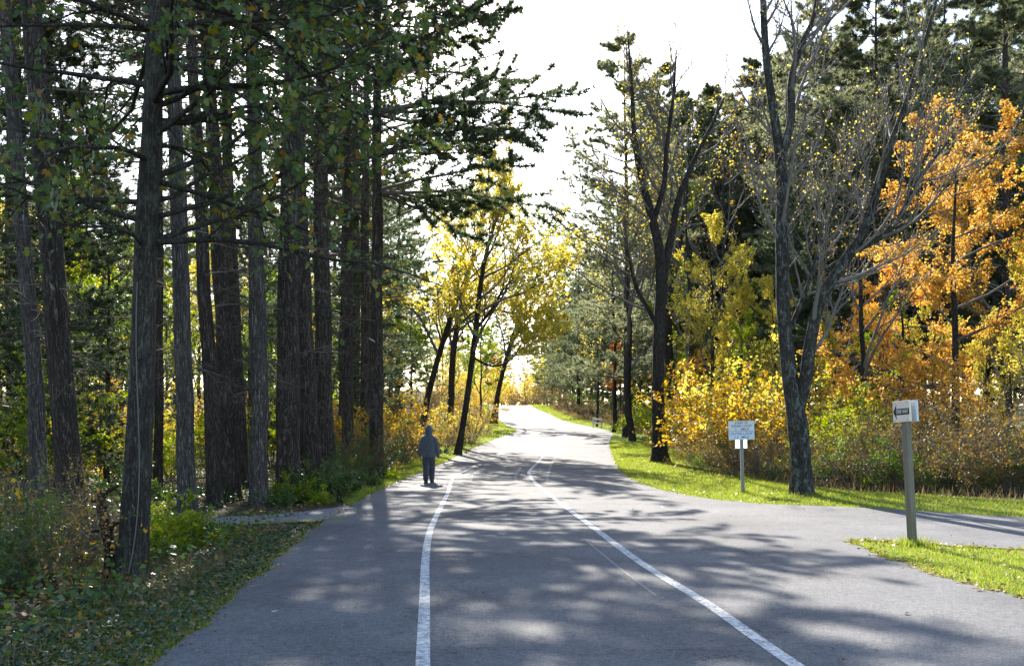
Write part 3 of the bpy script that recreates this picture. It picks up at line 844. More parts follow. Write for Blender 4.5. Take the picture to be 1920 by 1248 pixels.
RED = decid(309, 8, .10, 'red_leaf', nlimb=10, nlf=18)
FARP = [pine(310, 26, .27, 4.0, 6.0, needle='needle_pale', dead=False, nl=.27, nw=.034, nper=9, ntuft=13, whorl=1.0, up=.25, shape=.5, spr=1., nbl=11, nbt=14, bt0=.4), pine(311, 27, .27, 4.5, 5.6, needle='needle_mid', dead=False, nl=.27, nw=.034, nper=9, ntuft=13, whorl=.95, up=.25, shape=.5, spr=1., nbl=11, nbt=14, bt0=.4)]
HEM = pine(312, 19, .18, 1.8, 4.4, needle='needle', dead=False, nl=.22, nw=.04, nper=8, ntuft=9, whorl=.7, droop=-.07)

def put(kind, px, d, s, label, group, name, rz=None, cat='tree', tilt=(0, 0)):
    x = X(px, d)
    if cat == 'shrub': s *= random.uniform(.7, 1.3)
    place(kind, name, label, x, d, rz=(random.uniform(0, 6.28) if rz is None else rz), s=s, group=group, cat=cat, tilt=tilt)

# singled out trees on the right
put(ORG[0], 1790, 33, 1.1, 'spreading orange maple with layered branches behind the one way post', None, 'maple_tree')
put(ORG[1], 1900, 42, 1.75, 'tall orange and gold maple at the right picture edge', None, 'maple_tree')
put(ORG[0], 1690, 36, .75, 'smaller golden maple left of the orange maple', None, 'maple_tree')
put(RED, 1170, 95, 1.0, 'small red-leaved tree far behind the forked lawn tree', None, 'maple_tree')
put(RED, 925, 150, .9, 'small russet tree at the far bend of the road', None, 'maple_tree')
put(RED, 440, 48, .6, 'small red-leaved sapling glimpsed between the pale footpath pine and its neighbour', None, 'maple_tree')
put(FARP[0], 1175, 68, 1.05, 'tall pine with layered blue-green boughs behind the forked lawn tree', None, 'pine_tree')
put(FARP[0], 1545, 62, 1.1, 'pale-needled pine directly behind the two-stemmed lawn tree', None, 'pine_tree')
put(FARP[1], 1885, 52, 1.15, 'dark pine trunk rising between the two orange maples', None, 'pine_tree')
put(FARP[1], 1300, 80, 1.0, 'dark pine right of the leaning slender trunk', None, 'pine_tree')
put(YEL[0], 1345, 48, .85, 'yellow-leaved tree behind the thicket, above the loop sign', None, 'yellow_tree')
put(BARE[0], 1630, 33, .9, 'dark bare tree with twin trunks behind the thicket, left of the one way sign', None, 'bare_tree')
put(BARE[1], 1905, 27, .62, 'gnarled leafless small tree in the thicket at the right edge', None, 'bare_tree', tilt=(0, -.25))
put(BARE[1], 1120, 88, .9, 'grey bare tree with pale twigs at the dark wood edge beyond the bend', None, 'bare_tree')

ORD = 'leftmost,second from the left,third from the left,fourth from the left,fifth from the left,sixth from the left,seventh from the left,eighth from the left,ninth from the left,tenth from the left,eleventh from the left,twelfth from the left,thirteenth from the left'.split(',')
def ordinal(specs, i):
    vis = sorted(k for k, sp in enumerate(specs) if 0 < sp[0] < 1915)
    vis.sort(key=lambda k: specs[k][0])
    return ', ' + ORD[vis.index(i)] if i in vis and len(vis) <= 13 else ''
def scatter(items, specs, name, label, group, cat='tree'):
    """specs: px, depth, scale"""
    for i, (px, d, s) in enumerate(specs):
        k = items[i % len(items)]
        put(k, px, d, s, label + ordinal(specs, i), group, name, cat=cat)
scatter(FARP, [(1440, 76, 1.1), (1645, 60, 1.1), (1590, 80, 1.15), (1770, 70, 1.25), (1850, 78, 1.3), (1960, 66, 1.2), (2050, 56, 1.2), (1260, 84, 1.05), (1380, 84, 1.1), (1500, 84, 1.2), (1700, 80, 1.25)], 'pine_tree', 'tall pine in the wood behind the right-hand thicket', 'pines of the right-hand wood')
scatter([FARP[0], FARP[1], FARP[0]], [(1370, 88, 1.05), (1460, 80, 1.1), (1600, 74, 1.15), (1690, 66, 1.1), (1730, 84, 1.3), (1810, 78, 1.25), (1890, 76, 1.25), (1940, 80, 1.3), (1990, 74, 1.3), (2040, 66, 1.2), (1560, 90, 1.3), (1420, 92, 1.3), (1640, 95, 1.3), (1330, 96, 1.2)], 'pine_tree', 'pale green pine in the dense wall of the right-hand wood', 'second rank of right-hand pines')
scatter([FARP[1]], [(1085, 118, .85), (1110, 135, .8), (1060, 150, .75), (1035, 176, .7), (1150, 105, .9), (1200, 110, .9), (1130, 170, .9), (1090, 200, .9)], 'pine_tree', 'dark pine lining the far bend on the right', 'pines at the far bend')
scatter([YEL[1], LIME[0], BARE[0]], [(1400, 50, .9), (1450, 64, .9), (1580, 46, .8), (1290, 70, .8), (1235, 95, .8), (1680, 48, .8), (1990, 32, .9), (1620, 72, 1.), (1820, 80, 1.)], 'broadleaf_tree', 'thin-leaved autumn tree mixed among the right-hand pines', 'autumn trees of the right-hand wood')
scatter([BARE[0], BARE[1]], [(1185, 62, 1.55), (1290, 56, 1.5), (1345, 62, 1.6), (1150, 76, 1.4)], 'bare_tree', 'tall airy bare tree rising behind the forked lawn tree', 'bare trees behind the forked tree')
scatter([YEL[1], ORG[1], LIME[0], YEL[0]], [(1560, 40, .5), (1610, 37, .45), (1655, 42, .6), (1745, 37, .5), (1850, 36, .5), (1310, 54, .6), (1395, 46, .55), (1460, 45, .6), (1900, 34, .5), (1525, 44, .6), (1270, 66, .6), (1200, 84, .6), (1370, 56, .7)], 'understory_tree', 'low autumn-coloured young tree rising out of the right-hand thicket', 'young trees of the right-hand thicket')
scatter([LIME[0], YEL[0], LIME[1], YEL[1]], [(150, 40, 1.), (60, 44, 1.), (225, 52, 1.), (20, 34, .8), (330, 60, 1.), (420, 56, .9), (510, 62, 1.), (570, 72, 1.), (640, 66, .9), (720, 70, .9), (-80, 40, 1.), (-20, 60, 1.1), (770, 82, 1.)], 'broadleaf_tree', 'sunlit yellow-green tree glimpsed between the left-hand pine trunks', 'sunlit trees behind the left-hand pines')
scatter([YEL[1], LIME[0], LIME[1], YEL[0]], [(100, 62, 1.), (190, 70, 1.1), (280, 66, 1.), (370, 72, 1.1), (460, 76, 1.1), (540, 68, 1.), (620, 80, 1.1), (690, 85, 1.1), (0, 75, 1.1), (740, 92, 1.1), (240, 44, .7), (130, 50, .8)], 'broadleaf_tree', 'low sunlit tree in the clearing behind the left-hand pines', 'trees of the left-hand clearing')
scatter([LIME[1], LIME[0], YEL[1]], [(185, 36, .62), (222, 41, .7), (40, 36, .7), (500, 46, .8), (312, 42, .6), (575, 54, .8), (130, 44, .8)], 'young_tree', 'bright backlit young tree glowing between the left-hand trunks', 'backlit young trees')
scatter([LIME[0], YEL[1]], [(900, 84, .8), (935, 104, .7), (880, 120, .8), (985, 200, .7), (1010, 205, .8), (955, 215, .6), (940, 225, .8), (850, 100, .8), (800, 120, 1.)], 'broadleaf_tree', 'yellow-green tree along the left of the far rise', 'trees at the far rise')
scatter(PINE, [(-60, 20, 1.), (-150, 24, 1.), (30, 27, 1.), (560, 36, 1.), (480, 95, 1.), (600, 105, 1.), (100, 90, 1.), (700, 110, 1.), (330, 105, 1.), (0, 100, 1.)], 'pine_tree', 'dark pine deep in the left-hand wood', 'background pines of the left-hand wood')

scatter([HEM], [(-40, 24, .8), (110, 24, .6), (640, 44, .8), (700, 56, .8), (470, 40, .6), (-120, 34, 1.), (200, 27, .45)], 'hemlock_tree', 'dark drooping evergreen in the shade between the left-hand pines', 'dark evergreens of the left-hand wood')
scatter([HEM], [(1470, 58, .8), (1545, 52, .7), (1610, 56, .8), (1660, 58, .7), (1290, 78, .9), (1230, 90, .9), (1340, 74, .9), (1150, 122, 1.), (1110, 128, 1.), (1075, 140, .9), (1185, 104, .9)], 'hemlock_tree', 'dark evergreen filling the right-hand wood behind the shrubs', 'dark evergreens of the right-hand wood')
far = []
for d in (105, 130, 160):
    for px in range(-200, 800, 80): far.append((px + random.uniform(-40, 40), d + random.uniform(-8, 8), random.uniform(.95, 1.3)))
scatter([FARP[1], YEL[0], FARP[0], LIME[0], HEM], far, 'woodland_tree', 'distant tree closing the view between the left-hand trunks', 'far trees of the left-hand wood')
far = []
for d in (75, 100, 135):
    for px in range(1230, 2100, 100): far.append((px + random.uniform(-40, 40), d + random.uniform(-8, 8), random.uniform(.95, 1.25)))
for px in range(1050, 1400, 70): far.append((px, 175 + random.uniform(-12, 12), random.uniform(.8, 1.)))
scatter([FARP[0], FARP[1], YEL[1], HEM], far, 'woodland_tree', 'distant tree closing the view behind the right-hand wood', 'far trees of the right-hand wood')
scatter([YEL[0], LIME[0]], [(1012, 235, .9), (945, 250, .8), (1030, 215, .9), (930, 232, .9), (900, 225, 1.), (870, 205, .9), (1045, 225, 1.), (915, 200, .6), (890, 190, .6), (850, 185, .7), (820, 190, .9)], 'woodland_tree', 'pale distant tree beyond the crest of the road', 'trees beyond the crest')
scatter([HEM, FARP[1]], [(1000, 262, 1.), (1020, 250, 1.), (1040, 245, 1.), (940, 265, 1.), (915, 255, 1.), (890, 250, 1.), (860, 245, 1.1), (830, 240, 1.1), (960, 300, .7), (980, 310, .6), (1060, 235, 1.1), (1085, 228, 1.1), (1020, 200, .7), (1050, 185, .8), (1075, 165, .8)], 'evergreen_tree', 'dark evergreen at the far end of the road', 'evergreens beyond the crest')
# ------------------------------------------------------------------ shrubs
SH = {
    'gold': [shrub(401, 2.6, 16, 'gold_leaf', nlf=8, ls=.09, tmpl=BROAD), shrub(402, 2.2, 14, 'yellow_leaf', nlf=6, ls=.085)],
    'green': [shrub(403, 1.6, 14, 'green_leaf', nlf=5, ls=.07), shrub(404, 1.3, 14, 'weed_leaf', nlf=7, ls=.065)],
    'brown': [shrub(405, 1.7, 18, 'brown_leaf', nlf=5, ls=.06, twig='grey_twig', ntw=11), shrub(406, 2.4, 18, 'brown_leaf', nlf=3, ls=.06, twig='grey_twig', ntw=11)],
    'weed': [shrub(407, .7, 12, 'weed_leaf', nlf=9, ls=.065, nsub=4, spread=.8), shrub(408, .55, 12, 'lime_leaf', nlf=9, ls=.06, nsub=4, spread=.9)],
    'lime': [shrub(409, 2.2, 14, 'lime_leaf', nlf=11, ls=.08)],
}
def shrubs(kind, specs, label, group):
    for i, (px, d, s) in enumerate(specs):
        ks = SH[kind]
        put(ks[i % len(ks)], px, d, s, label + ordinal(specs, i), group, 'shrub', cat='shrub')
shrubs('gold', [(1345, 39, 1.1), (1390, 36, 1.3), (1432, 36, 1.2), (1325, 48, 1.1), (1370, 43, 1.4), (1455, 39, 1.3), (1292, 58, .8), (1405, 41, 1.5)], 'golden-leaved shrub in the thicket around the loop sign', 'golden shrubs behind the loop sign')
shrubs('green', [(1330, 33.5, .5), (1455, 29.8, .6), (1545, 28.8, .8), (1640, 27.2, .6), (1700, 26.4, .8), (1770, 25.6, .5), (1850, 24.6, .7), (1960, 23.6, .8)], 'low dark green shrub at the foot of the right-hand thicket', 'green shrubs along the lawn')
shrubs('brown', [(1370, 32.4, 0.8), (1420, 31.4, 0.8), (1460, 30.6, 0.7), (1500, 31, 0.9), (1570, 29.6, 0.9), (1600, 28, 0.8), (1660, 27.4, 0.8), (1740, 26.4, 0.8), (1815, 25.4, 0.8), (1870, 24.8, 0.8), (1905, 24.2, 0.9)], 'twiggy brown half-bare shrub at the front of the right-hand thicket', 'bare shrubs of the right-hand thicket')
shrubs('brown', [(1310, 35, 0.9), (1350, 34, 0.8), (1630, 29, 1.0), (1690, 31, 1.2), (1720, 28.2, 1.0), (1780, 27.4, 1.0), (1800, 30, 1.2), (1840, 26.4, 1.0), (1890, 26, 1.1), (1930, 25, 1.1), (1950, 24, 1.0)], 'taller twiggy brown shrub deeper in the right-hand thicket', 'taller bare shrubs of the right-hand thicket')
shrubs('gold', [(1560, 33, 1.1), (1640, 33, 1.), (1750, 31, .8), (1860, 29.5, .8)], 'yellow-leaved shrub behind the one way post', 'yellow shrubs of the right-hand thicket')
shrubs('lime', [(1530, 32, 1.), (1590, 31.5, 1.1), (1650, 31, 1.1), (1225, 66, 1.), (1260, 62, 1.), (1200, 74, .9)], 'yellow-green shrub behind the right lawn', 'yellow-green shrubs behind the lawn')
shrubs('brown', [(1165, 80, 1.2), (1130, 98, 1.3), (1100, 110, 1.2), (1070, 124, 1.2), (1050, 138, 1.3), (1030, 155, 1.4), (1190, 76, .9), (1010, 188, 1.6), (985, 192, 1.5), (960, 196, 1.4)], 'brownish bush along the right edge of the far bend', 'bushes at the far bend')
shrubs('gold', [(970, 214, 2.6), (950, 212, 2.4), (990, 213, 2.6), (1010, 209, 2.4), (925, 205, 2.2), (900, 198, 2.2), (880, 188, 2.2), (860, 178, 2.), (840, 172, 2.), (1030, 205, 2.4), (905, 160, 1.2), (893, 140, 1.2), (885, 120, 1.2)], 'pale golden bush at the far crest of the road', 'bushes at the far crest')
shrubs('green', [(1065, 142, 1.8), (1085, 130, 1.8), (1105, 120, 1.8), (1130, 112, 1.7), (1155, 104, 1.6), (1180, 98, 1.6), (1205, 92, 1.5), (1140, 128, 2.), (1185, 120, 2.), (1230, 104, 1.8), (1100, 150, 2.), (1260, 96, 1.8)], 'dark shrub under the trees right of the far bend', 'dark shrubs right of the far bend')
shrubs('brown', [(745, 90, 1.5), (770, 100, 1.6), (795, 110, 1.6), (815, 120, 1.6), (835, 130, 1.6), (855, 140, 1.7), (870, 150, 1.7), (780, 84, 1.3), (825, 92, 1.3), (850, 104, 1.3), (870, 116, 1.4)], 'brown bush under the trees left of the far rise', 'bushes left of the far rise')
shrubs('gold', [(150, 33, 1.3), (200, 35, 1.4), (232, 32, 1.1), (300, 38, 1.1), (5, 30, 1.), (180, 40, 1.6), (430, 44, .9)], 'sunlit golden shrub seen between the left-hand trunks', 'golden shrubs in the left-hand wood')
shrubs('lime', [(120, 27, 1.), (270, 28, .9), (320, 31, 1.), (510, 40, 1.3), (30, 22, 1.), (400, 34, 1.), (560, 46, 1.5), (650, 52, 1.5)], 'yellow-green shrub in the shade of the left-hand wood', 'yellow-green shrubs in the left-hand wood')
shrubs('gold', [(690, 37, .8), (730, 42, .9), (760, 44, .9), (800, 52, 1.), (830, 56, 1.), (880, 60, .9), (890, 70, 1.), (740, 52, 1.3), (700, 46, 1.2)], 'golden shrub behind the left grass verge, beyond the walker', 'golden shrubs behind the verge')
shrubs('brown', [(660, 30, .8), (690, 33, .7), (720, 37, .8), (755, 40, .8), (790, 45, .7), (830, 49, .8), (860, 53, .8), (885, 58, .9), (905, 72, .9), (905, 90, 1.)], 'brown weedy shrub bordering the left grass verge', 'weedy shrubs along the verge')
shrubs('green', [(640, 28, .8), (680, 31, .8), (715, 34, .7), (600, 25, .7), (660, 35, 1.), (760, 50, 1.1)], 'dark green shrub at the edge of the left-hand pines', 'green shrubs beside the pines')
shrubs('weed', [(250, 20, 0.8), (300, 12.4, 0.8), (300, 20.5, 0.7), (320, 13.2, 0.9), (345, 13.8, 0.8), (380, 14.6, 0.5), (400, 22, 0.8)], 'knee-high leafy weed clump between the slim oak and the footpath', 'weed clumps near the oak')
shrubs('weed', [(520, 21, 0.7), (545, 21.6, 0.8), (580, 22.3, 0.8), (600, 21.4, 0.7), (628, 22.7, 0.9), (655, 24.5, 0.8), (690, 27, 0.8), (735, 31, 0.7)], 'knee-high leafy weed clump where the pines meet the left verge', 'weed clumps under the pines')
shrubs('green', [(20, 10.6, .7), (-30, 9.8, .8), (110, 12.4, .5), (40, 13, .7)], 'shaded bramble-like shrub in the lower left corner', 'brambles in the lower left corner')
shrubs('brown', [(50, 10.4, .5), (110, 11.9, .4), (5, 11.6, .7), (170, 13, .35)], 'tangle of dry stems in the lower left corner', 'dry stems in the lower left corner')
SAP = shrub(420, 1.15, 5, 'gold_leaf', nlf=4, ls=.05, spread=.8, nsub=3, ntw=3, tmpl=BROAD)
put(SAP, 130, 11.0, 1., 'spindly sapling with a few orange-yellow leaves before the massive pine', None, 'sapling', cat='sapling')

# ------------------------------------------------------------------ dead snag beside the oak
def snag():
    T = Tubes()
    d = 11.0
    def tube(px, w, S=10):
        p = smooth_line([W(*q, d + (o)) for *q, o in px], .04)
        r = np.interp(np.linspace(0, 1, len(p)), np.linspace(0, 1, len(w)), w) / F_PX * d / 2
        r = r * (1 + .1 * RNG.normal(size=len(r)))
        T.add(p[None], r[None], S)
    tube([(212, 1092, 0), (208, 1040, 0), (200, 1000, 0), (192, 960, 0), (186, 935, 0), (184, 922, 0)], [34, 26, 22, 19, 20, 12])
    tube([(190, 945, 0), (170, 940, .1), (150, 941, .1)], [11, 9, 3], 6)
    tube([(190, 938, 0), (205, 922, -.1), (222, 914, -.1)], [12, 10, 4], 6)
    tube([(203, 1003, 0), (213, 985, -.05), (222, 984, -.1)], [13, 11, 6], 6)
    tube([(199, 1000, 0), (180, 998, .05), (163, 1003, .1)], [8, 5, 3], 6)
    tube([(212, 1040, 0), (220, 1030, -.1)], [14, 7], 6)
    me = T.mesh('dead_snag', M['dead_wood'])
    return me
sx_, sd_ = X(212, 11.0), 11.0
sg = obj('dead_snag', snag())
tag(sg, 'short dead broken trunk with stubby arms beside the slim oak', 'stump')
sg.location.z = G(sx_, sd_) + .02
# ------------------------------------------------------------------ ground cover
def rand_in(poly, n, ylim=None):
    poly = np.asarray(poly); lo, hi = poly.min(0).copy(), poly.max(0).copy()
    if ylim: lo[1] = max(lo[1], ylim[0]); hi[1] = min(hi[1], ylim[1])
    out = []; got = 0
    while got < n:
        P = RNG.uniform(lo, hi, (n * 2, 2)); P = P[in_poly(P, poly)]
        out.append(P); got += len(P)
        if got == 0: break
    return np.vstack(out)[:n]

def visible(P, margin=120):
    px = CX + F_PX * P[:, 0] / np.maximum(P[:, 1], .5)
    return (px > -margin) & (px < 1920 + margin) & (P[:, 1] > 5.5)

def grass(name, label, P, h, w, mat='grass', lean=.45, z=.005):
    zz = GV(P[:, 0], P[:, 1]) + z
    pos = np.column_stack([P, zz]); N = len(P)
    h = np.broadcast_to(np.asarray(h, float), (N,)) * ru(.55, 1.3, N)
    w = np.broadcast_to(np.asarray(w, float), (N,))
    ax = norm(np.column_stack([rn_(N, 2) * lean, np.ones(N)]))
    o = obj(name, leaves(name, pos, ax, h, BLADE, M[mat], rn_(N, 3), w))
    return tag(o, label, 'grass', kind='stuff')

def poly_band(poly, n, ylim):
    P = rand_in(poly, n, ylim)
    return P[visible(P)]
RNG = np.random.default_rng(900)
rne = rn[(rn[:, 0] < 9.5) & (rn[:, 1] > 4)]
isl_near = np.vstack([rne, [[9.5, 4]]])
P = poly_band(isl_near, 60000, (6, 15))
grass('island_grass', 'bright short grass around the foot of the one way post', P, .055, .007)
P = np.vstack([poly_band(lawn_poly, 60000, (16, 30)), poly_band(lawn_poly, 40000, (30, 60)), poly_band(lawn_poly, 14000, (60, 180))])
grass('lawn_grass', 'sunlit mown grass of the right-hand lawn', P, .05 + P[:, 1] * .0006, .006 + P[:, 1] * .0005)
P = np.vstack([poly_band(verge_poly, 30000, (20, 45)), poly_band(verge_poly, 20000, (45, 180))])
grass('verge_grass', 'green grass strip along the left road edge beyond the footpath', P, .06 + P[:, 1] * .0006, .006 + P[:, 1] * .0005)
# near left corner: grass patch, creeping ivy, dry grass, litter
P = poly_band(near_poly, 60000, (6, 16.4))
dl = dist_to(P, near_in)
nz = np.sin(P[:, 0] * 2.1 + 1) + np.sin(P[:, 1] * 1.3 + P[:, 0]) + RNG.normal(size=len(P)) * .5
gsel = (nz > -.1) | ((P[:, 1] > 8) & (P[:, 1] < 11.5) & (dl > .25) & (dl < 1.1))
def fringe(line, n, off, spread):
    i = RNG.integers(0, len(line), n)
    return line[i] + RNG.normal(size=(n, 2)) * spread + off
Pf = np.vstack([fringe(rn[(rn[:, 0] < 9) & (rn[:, 1] > 5)], 5000, [.03, 0], .05), fringe(rf[(rf[:, 1] < 60) & (rf[:, 0] < 14)], 4000, [.05, .06], .07), fringe(le[(le[:, 1] > 20.5) & (le[:, 1] < 60)], 3000, [-.06, 0], .07), fringe(near_in, 3500, [-.05, 0], .06), fringe(path_poly[len(path_poly) // 2:], 4500, [0, -.07], .07)])
grass('edge_grass', 'uneven grass tufts leaning over the asphalt edges', Pf, .075, .009, lean=.8)
grass('near_grass', 'shaded grass patches beside the road in the lower left', P[gsel], .055, .007)
wood_near = np.array([(-2.6, 6), (-3.0, 8.5), (-3.3, 11), (-3.5, 14), (-3.6, 16.2), (-9, 16), (-9, 6)])
P = poly_band(wood_near, 26000, (6, 16))
n = np.sin(P[:, 0] * 1.7) + np.sin(P[:, 1] * 1.1 + 2) + RNG.normal(size=len(P)) * .5
grass('dry_grass', 'tall dry tan grass at the edge of the left-hand wood', P[(n > 0) & (P[:, 0] < -3.3)][:6000], .2, .007, 'dry_grass', .4)
P = np.vstack([poly_band(verge_out_poly, 7000, (20, 70)) if False else np.zeros((0, 2))])
vo_ = verge_out[(verge_out[:, 1] > 22) & (verge_out[:, 1] < 120)]
ii = RNG.integers(0, len(vo_), 9000)
P = vo_[ii] + RNG.normal(size=(9000, 2)) * [.35, .6] - [.45, 0]
grass('meadow_grass', 'tan unmown grass between the left verge and the bushes', P, .38 + P[:, 1] * .001, .012 + P[:, 1] * .0004, 'dry_grass', .35)
lo_ = lawn_out[(lawn_out[:, 1] > 18) & (lawn_out[:, 1] < 150)]
ii = RNG.integers(0, len(lo_), 8000)
P = lo_[ii] + RNG.normal(size=(8000, 2)) * [.4, .6] + [.3, .3]
grass('meadow_grass', 'unmown dry grass between the right lawn and the thicket', P, .25 + P[:, 1] * .001, .012 + P[:, 1] * .0004, 'dry_grass', .4)

def scatter_leaves(name, label, cat, P, size, tmpl, mat, h=(.01, .05), tilt=.35):
    N = len(P)
    pos = np.column_stack([P, GV(P[:, 0], P[:, 1]) + ru(h[0], h[1], N)])
    ax = norm(np.column_stack([rn_(N, 2), rn_(N) * tilt * .6]))
    nr = np.column_stack([rn_(N, 2) * tilt, np.ones(N)])
    o = obj(name, leaves(name, pos, ax, size * ru(.6, 1.3, N), tmpl, M[mat], nr))
    return tag(o, label, cat, kind='stuff')
P = poly_band(near_poly, 17000, (6, 16.4)); dl = dist_to(P, near_in)
scatter_leaves('ground_ivy', 'low creeping ivy leaves along the left road edge', 'ground cover', P[dl > .06], .04, BROAD, 'ivy_leaf', (.01, .07), .5)
wn_ = np.array([(-3.2, 6), (-3.5, 10), (-3.7, 16.2), (-3.9, 24), (-6, 40), (-22, 40), (-14, 16), (-7, 6)])
P = np.vstack([poly_band(wn_, 9000, (6, 18)), poly_band(wn_, 9000, (18, 40))])
P = P[~in_poly(P, path_poly)]; P = P[dist_to(P, path_poly) > .35]
scatter_leaves('woodland_plants', 'leafy low plants carpeting the floor under the pines', 'ground cover', P, .07, BROAD, 'weed_leaf', (.03, .3), .6)
P = np.vstack([poly_band(wood_near, 6000, (6, 16)), poly_band(wn_, 12000, (6, 40)), poly_band(near_poly, 2500, (6, 16.4))])
scatter_leaves('leaf_litter', 'brown and yellow fallen leaves under the left-hand trees', 'leaf litter', P, .075, OAK, 'litter', (.0, .05), .5)
# fallen leaves gathered along the asphalt edges, a few on the road
E1 = le[(le[:, 1] > 6) & (le[:, 1] < 60)]; E2 = rn[(rn[:, 1] > 5) & (rn[:, 0] < 8)]; E3 = rf[(rf[:, 1] > 16) & (rf[:, 1] < 50)]
P = np.vstack([E1[RNG.integers(0, len(E1), 1200)] + RNG.normal(size=(1200, 2)) * .09 + [-.05, 0], E2[RNG.integers(0, len(E2), 1100)] + RNG.normal(size=(1100, 2)) * .06 + [.03, 0], E3[RNG.integers(0, len(E3), 200)] + RNG.normal(size=(200, 2)) * .08])
scatter_leaves('edge_leaves', 'dry leaves gathered along the edges of the asphalt', 'leaf litter', P, .055, OVATE, 'litter', (.032, .045), .3)
P = poly_band(road_poly, 420, (6, 50))
scatter_leaves('road_leaves', 'small dry leaves scattered over the asphalt', 'leaf litter', P, .042, OVATE, 'litter', (.034, .042), .4)
P = np.vstack([poly_band(lawn_poly, 1500, (16, 60)), poly_band(isl_near, 500, (6, 15))])
scatter_leaves('lawn_leaves', 'scattered dry leaves lying on the right lawn', 'leaf litter', P, .07, OVATE, 'litter', (.05, .08), .4)
for (px, py), lab in [((513, 1155), 'single pale leaf lying on the shaded left lane'), ((390, 1168), 'pale leaf at the left asphalt edge'), ((1698, 1157), 'small dark leaf on the sunlit asphalt below the one way post'), ((1075, 937), 'tiny brown leaf beside the right lane line')]:
    a = U(px, py); s = .07
    bm = bmesh.new(); vv = [bm.verts.new((x * s - s / 2, y * s, .3 * s * abs(x - .5) + abs(y) * s * .4)) for x, y, _ in MAPLE[0]]; bm.faces.new(vv)
    me = bpy.data.meshes.new('fallen_leaf'); bm.to_mesh(me); bm.free()
    me.materials.append(M['pale_leaf'] if 'pale' in lab else M['litter'])
    o = obj('fallen_leaf', me, loc=(a[0], a[1], float(zprof(a[1])) + .035), rot=(0, 0, px)); tag(o, lab, 'leaf')

tb = np.array([(X(1504, 23.9), 23.9), (X(1237, 41), 41.), (X(1393, 24.6), 24.6), (X(1711, 13.8), 13.8)])
P = np.vstack([t + norm(RNG.normal(size=(500, 2))) * (r + np.abs(RNG.normal(size=(500, 1))) * .12) for t, r in zip(tb, (.34, .4, .06, .07))])
grass('tuft_grass', 'longer grass tufts left round the tree feet and sign posts', P, .13, .011, lean=.5)
# ------------------------------------------------------------------ solids
def box_bm(bm, c, s, R=None, bev=0.):
    r = bmesh.ops.create_cube(bm, size=1, matrix=Matrix.Translation(c) @ (R or Matrix()) @ Matrix.Diagonal((*s, 1)))
    if bev:
        ed = list({e for v in r['verts'] for e in v.link_edges})
        bmesh.ops.bevel(bm, geom=ed, offset=bev, segments=2, affect='EDGES', profile=.5)
def box(name, c, s, mat, parent, bev=.004, rot=(0, 0, 0)):
    bm = bmesh.new(); box_bm(bm, (0, 0, 0), s, None, bev)
    me = bpy.data.meshes.new(name); bm.to_mesh(me); bm.free(); me.materials.append(mat)
    return obj(name, me, parent, c, rot)
def wood_mat(name, a, b, moss=False):
    m, nt, bs, out = new_mat(name)
    n = noise(nt, mapping(nt, (45, 45, 2.2)), 1, 6, .7); n2 = noise(nt, mapping(nt, (3, 3, 1.2)), 2, 4, .6)
    c = ramp(nt, n.outputs['Fac'], [(.3, a), (.7, b)]).outputs[0]
    if moss:
        tc = nd(nt, "ShaderNodeTexCoord"); sp = nd(nt, "ShaderNodeSeparateXYZ"); nt.links.new(tc.outputs['Object'], sp.inputs[0])
        mr = nd(nt, "ShaderNodeMapRange"); mr.inputs[1].default_value = -.95; mr.inputs[2].default_value = -.25; mr.inputs[3].default_value = .75; mr.inputs[4].default_value = 0
        nt.links.new(sp.outputs[2], mr.inputs[0])
        mm = nd(nt, "ShaderNodeMath", operation='MULTIPLY'); r2 = ramp(nt, n2.outputs['Fac'], [(.3, (.3,) * 3), (.6, (1, 1, 1))])
        nt.links.new(mr.outputs[0], mm.inputs[0]); nt.links.new(r2.outputs[0], mm.inputs[1])
        c = mixc(nt, mm.outputs[0], c, (.075, .095, .03))
    nt.links.new(c, bs.inputs['Base Color']); bs.inputs['Roughness'].default_value = .85
    nt.links.new(bump(nt, n.outputs['Fac'], .8, .006), bs.inputs['Normal'])
    return m
M['post_wood'] = wood_mat('weathered post wood', (.11, .095, .07), (.26, .22, .165), True)
M['grey_post'] = wood_mat('grey post wood', (.18, .165, .15), (.33, .30, .28))
M['board_cream'] = plain('cream board paint', (.80, .66, .55), .6, .3, .08, 5)
M['board_white'] = plain('white board paint', (.62, .66, .72), .5, .4, .07, 6)
M['white_plate'] = leaf_mat('white plastic plate', [(.8, .8, .8), (.8, .8, .8)], .5, .5, .3, 1.0)
M['ink_black'] = plain('black sign paint', (.012, .011, .012), .5, .4, .1)
M['ink_white'] = plain('white sign paint', (.72, .66, .60), .5, .4, .05)
M['ink_slate'] = plain('slate blue lettering', (.07, .09, .16), .6, .3, .1)
M['ink_red'] = plain('faded red lettering', (.30, .13, .15), .6, .3, .1)
M['ink_blue'] = plain('faded blue lettering', (.11, .18, .42), .6, .3, .1)

def lettering(text, h, mat, parent, loc, width=None, rot=(math.radians(90), 0, 0), bold=.0):
    cu = bpy.data.curves.new('lettering', 'FONT')
    cu.body = text; cu.size = h * 1.38; cu.align_x = 'CENTER'; cu.align_y = 'CENTER'; cu.extrude = .0008; cu.offset = bold
    tmp = bpy.data.objects.new('tmp', cu); COL.objects.link(tmp)
    bpy.context.view_layer.update()
    me = bpy.data.meshes.new_from_object(tmp.evaluated_get(bpy.context.evaluated_depsgraph_get()))
    bpy.data.objects.remove(tmp)
    me.materials.clear(); me.materials.append(mat)
    o = obj('lettering', me, parent, loc, rot)
    if width:
        xs = [v.co.x for v in me.vertices]; o.scale.x = width / (max(xs) - min(xs))
    return o

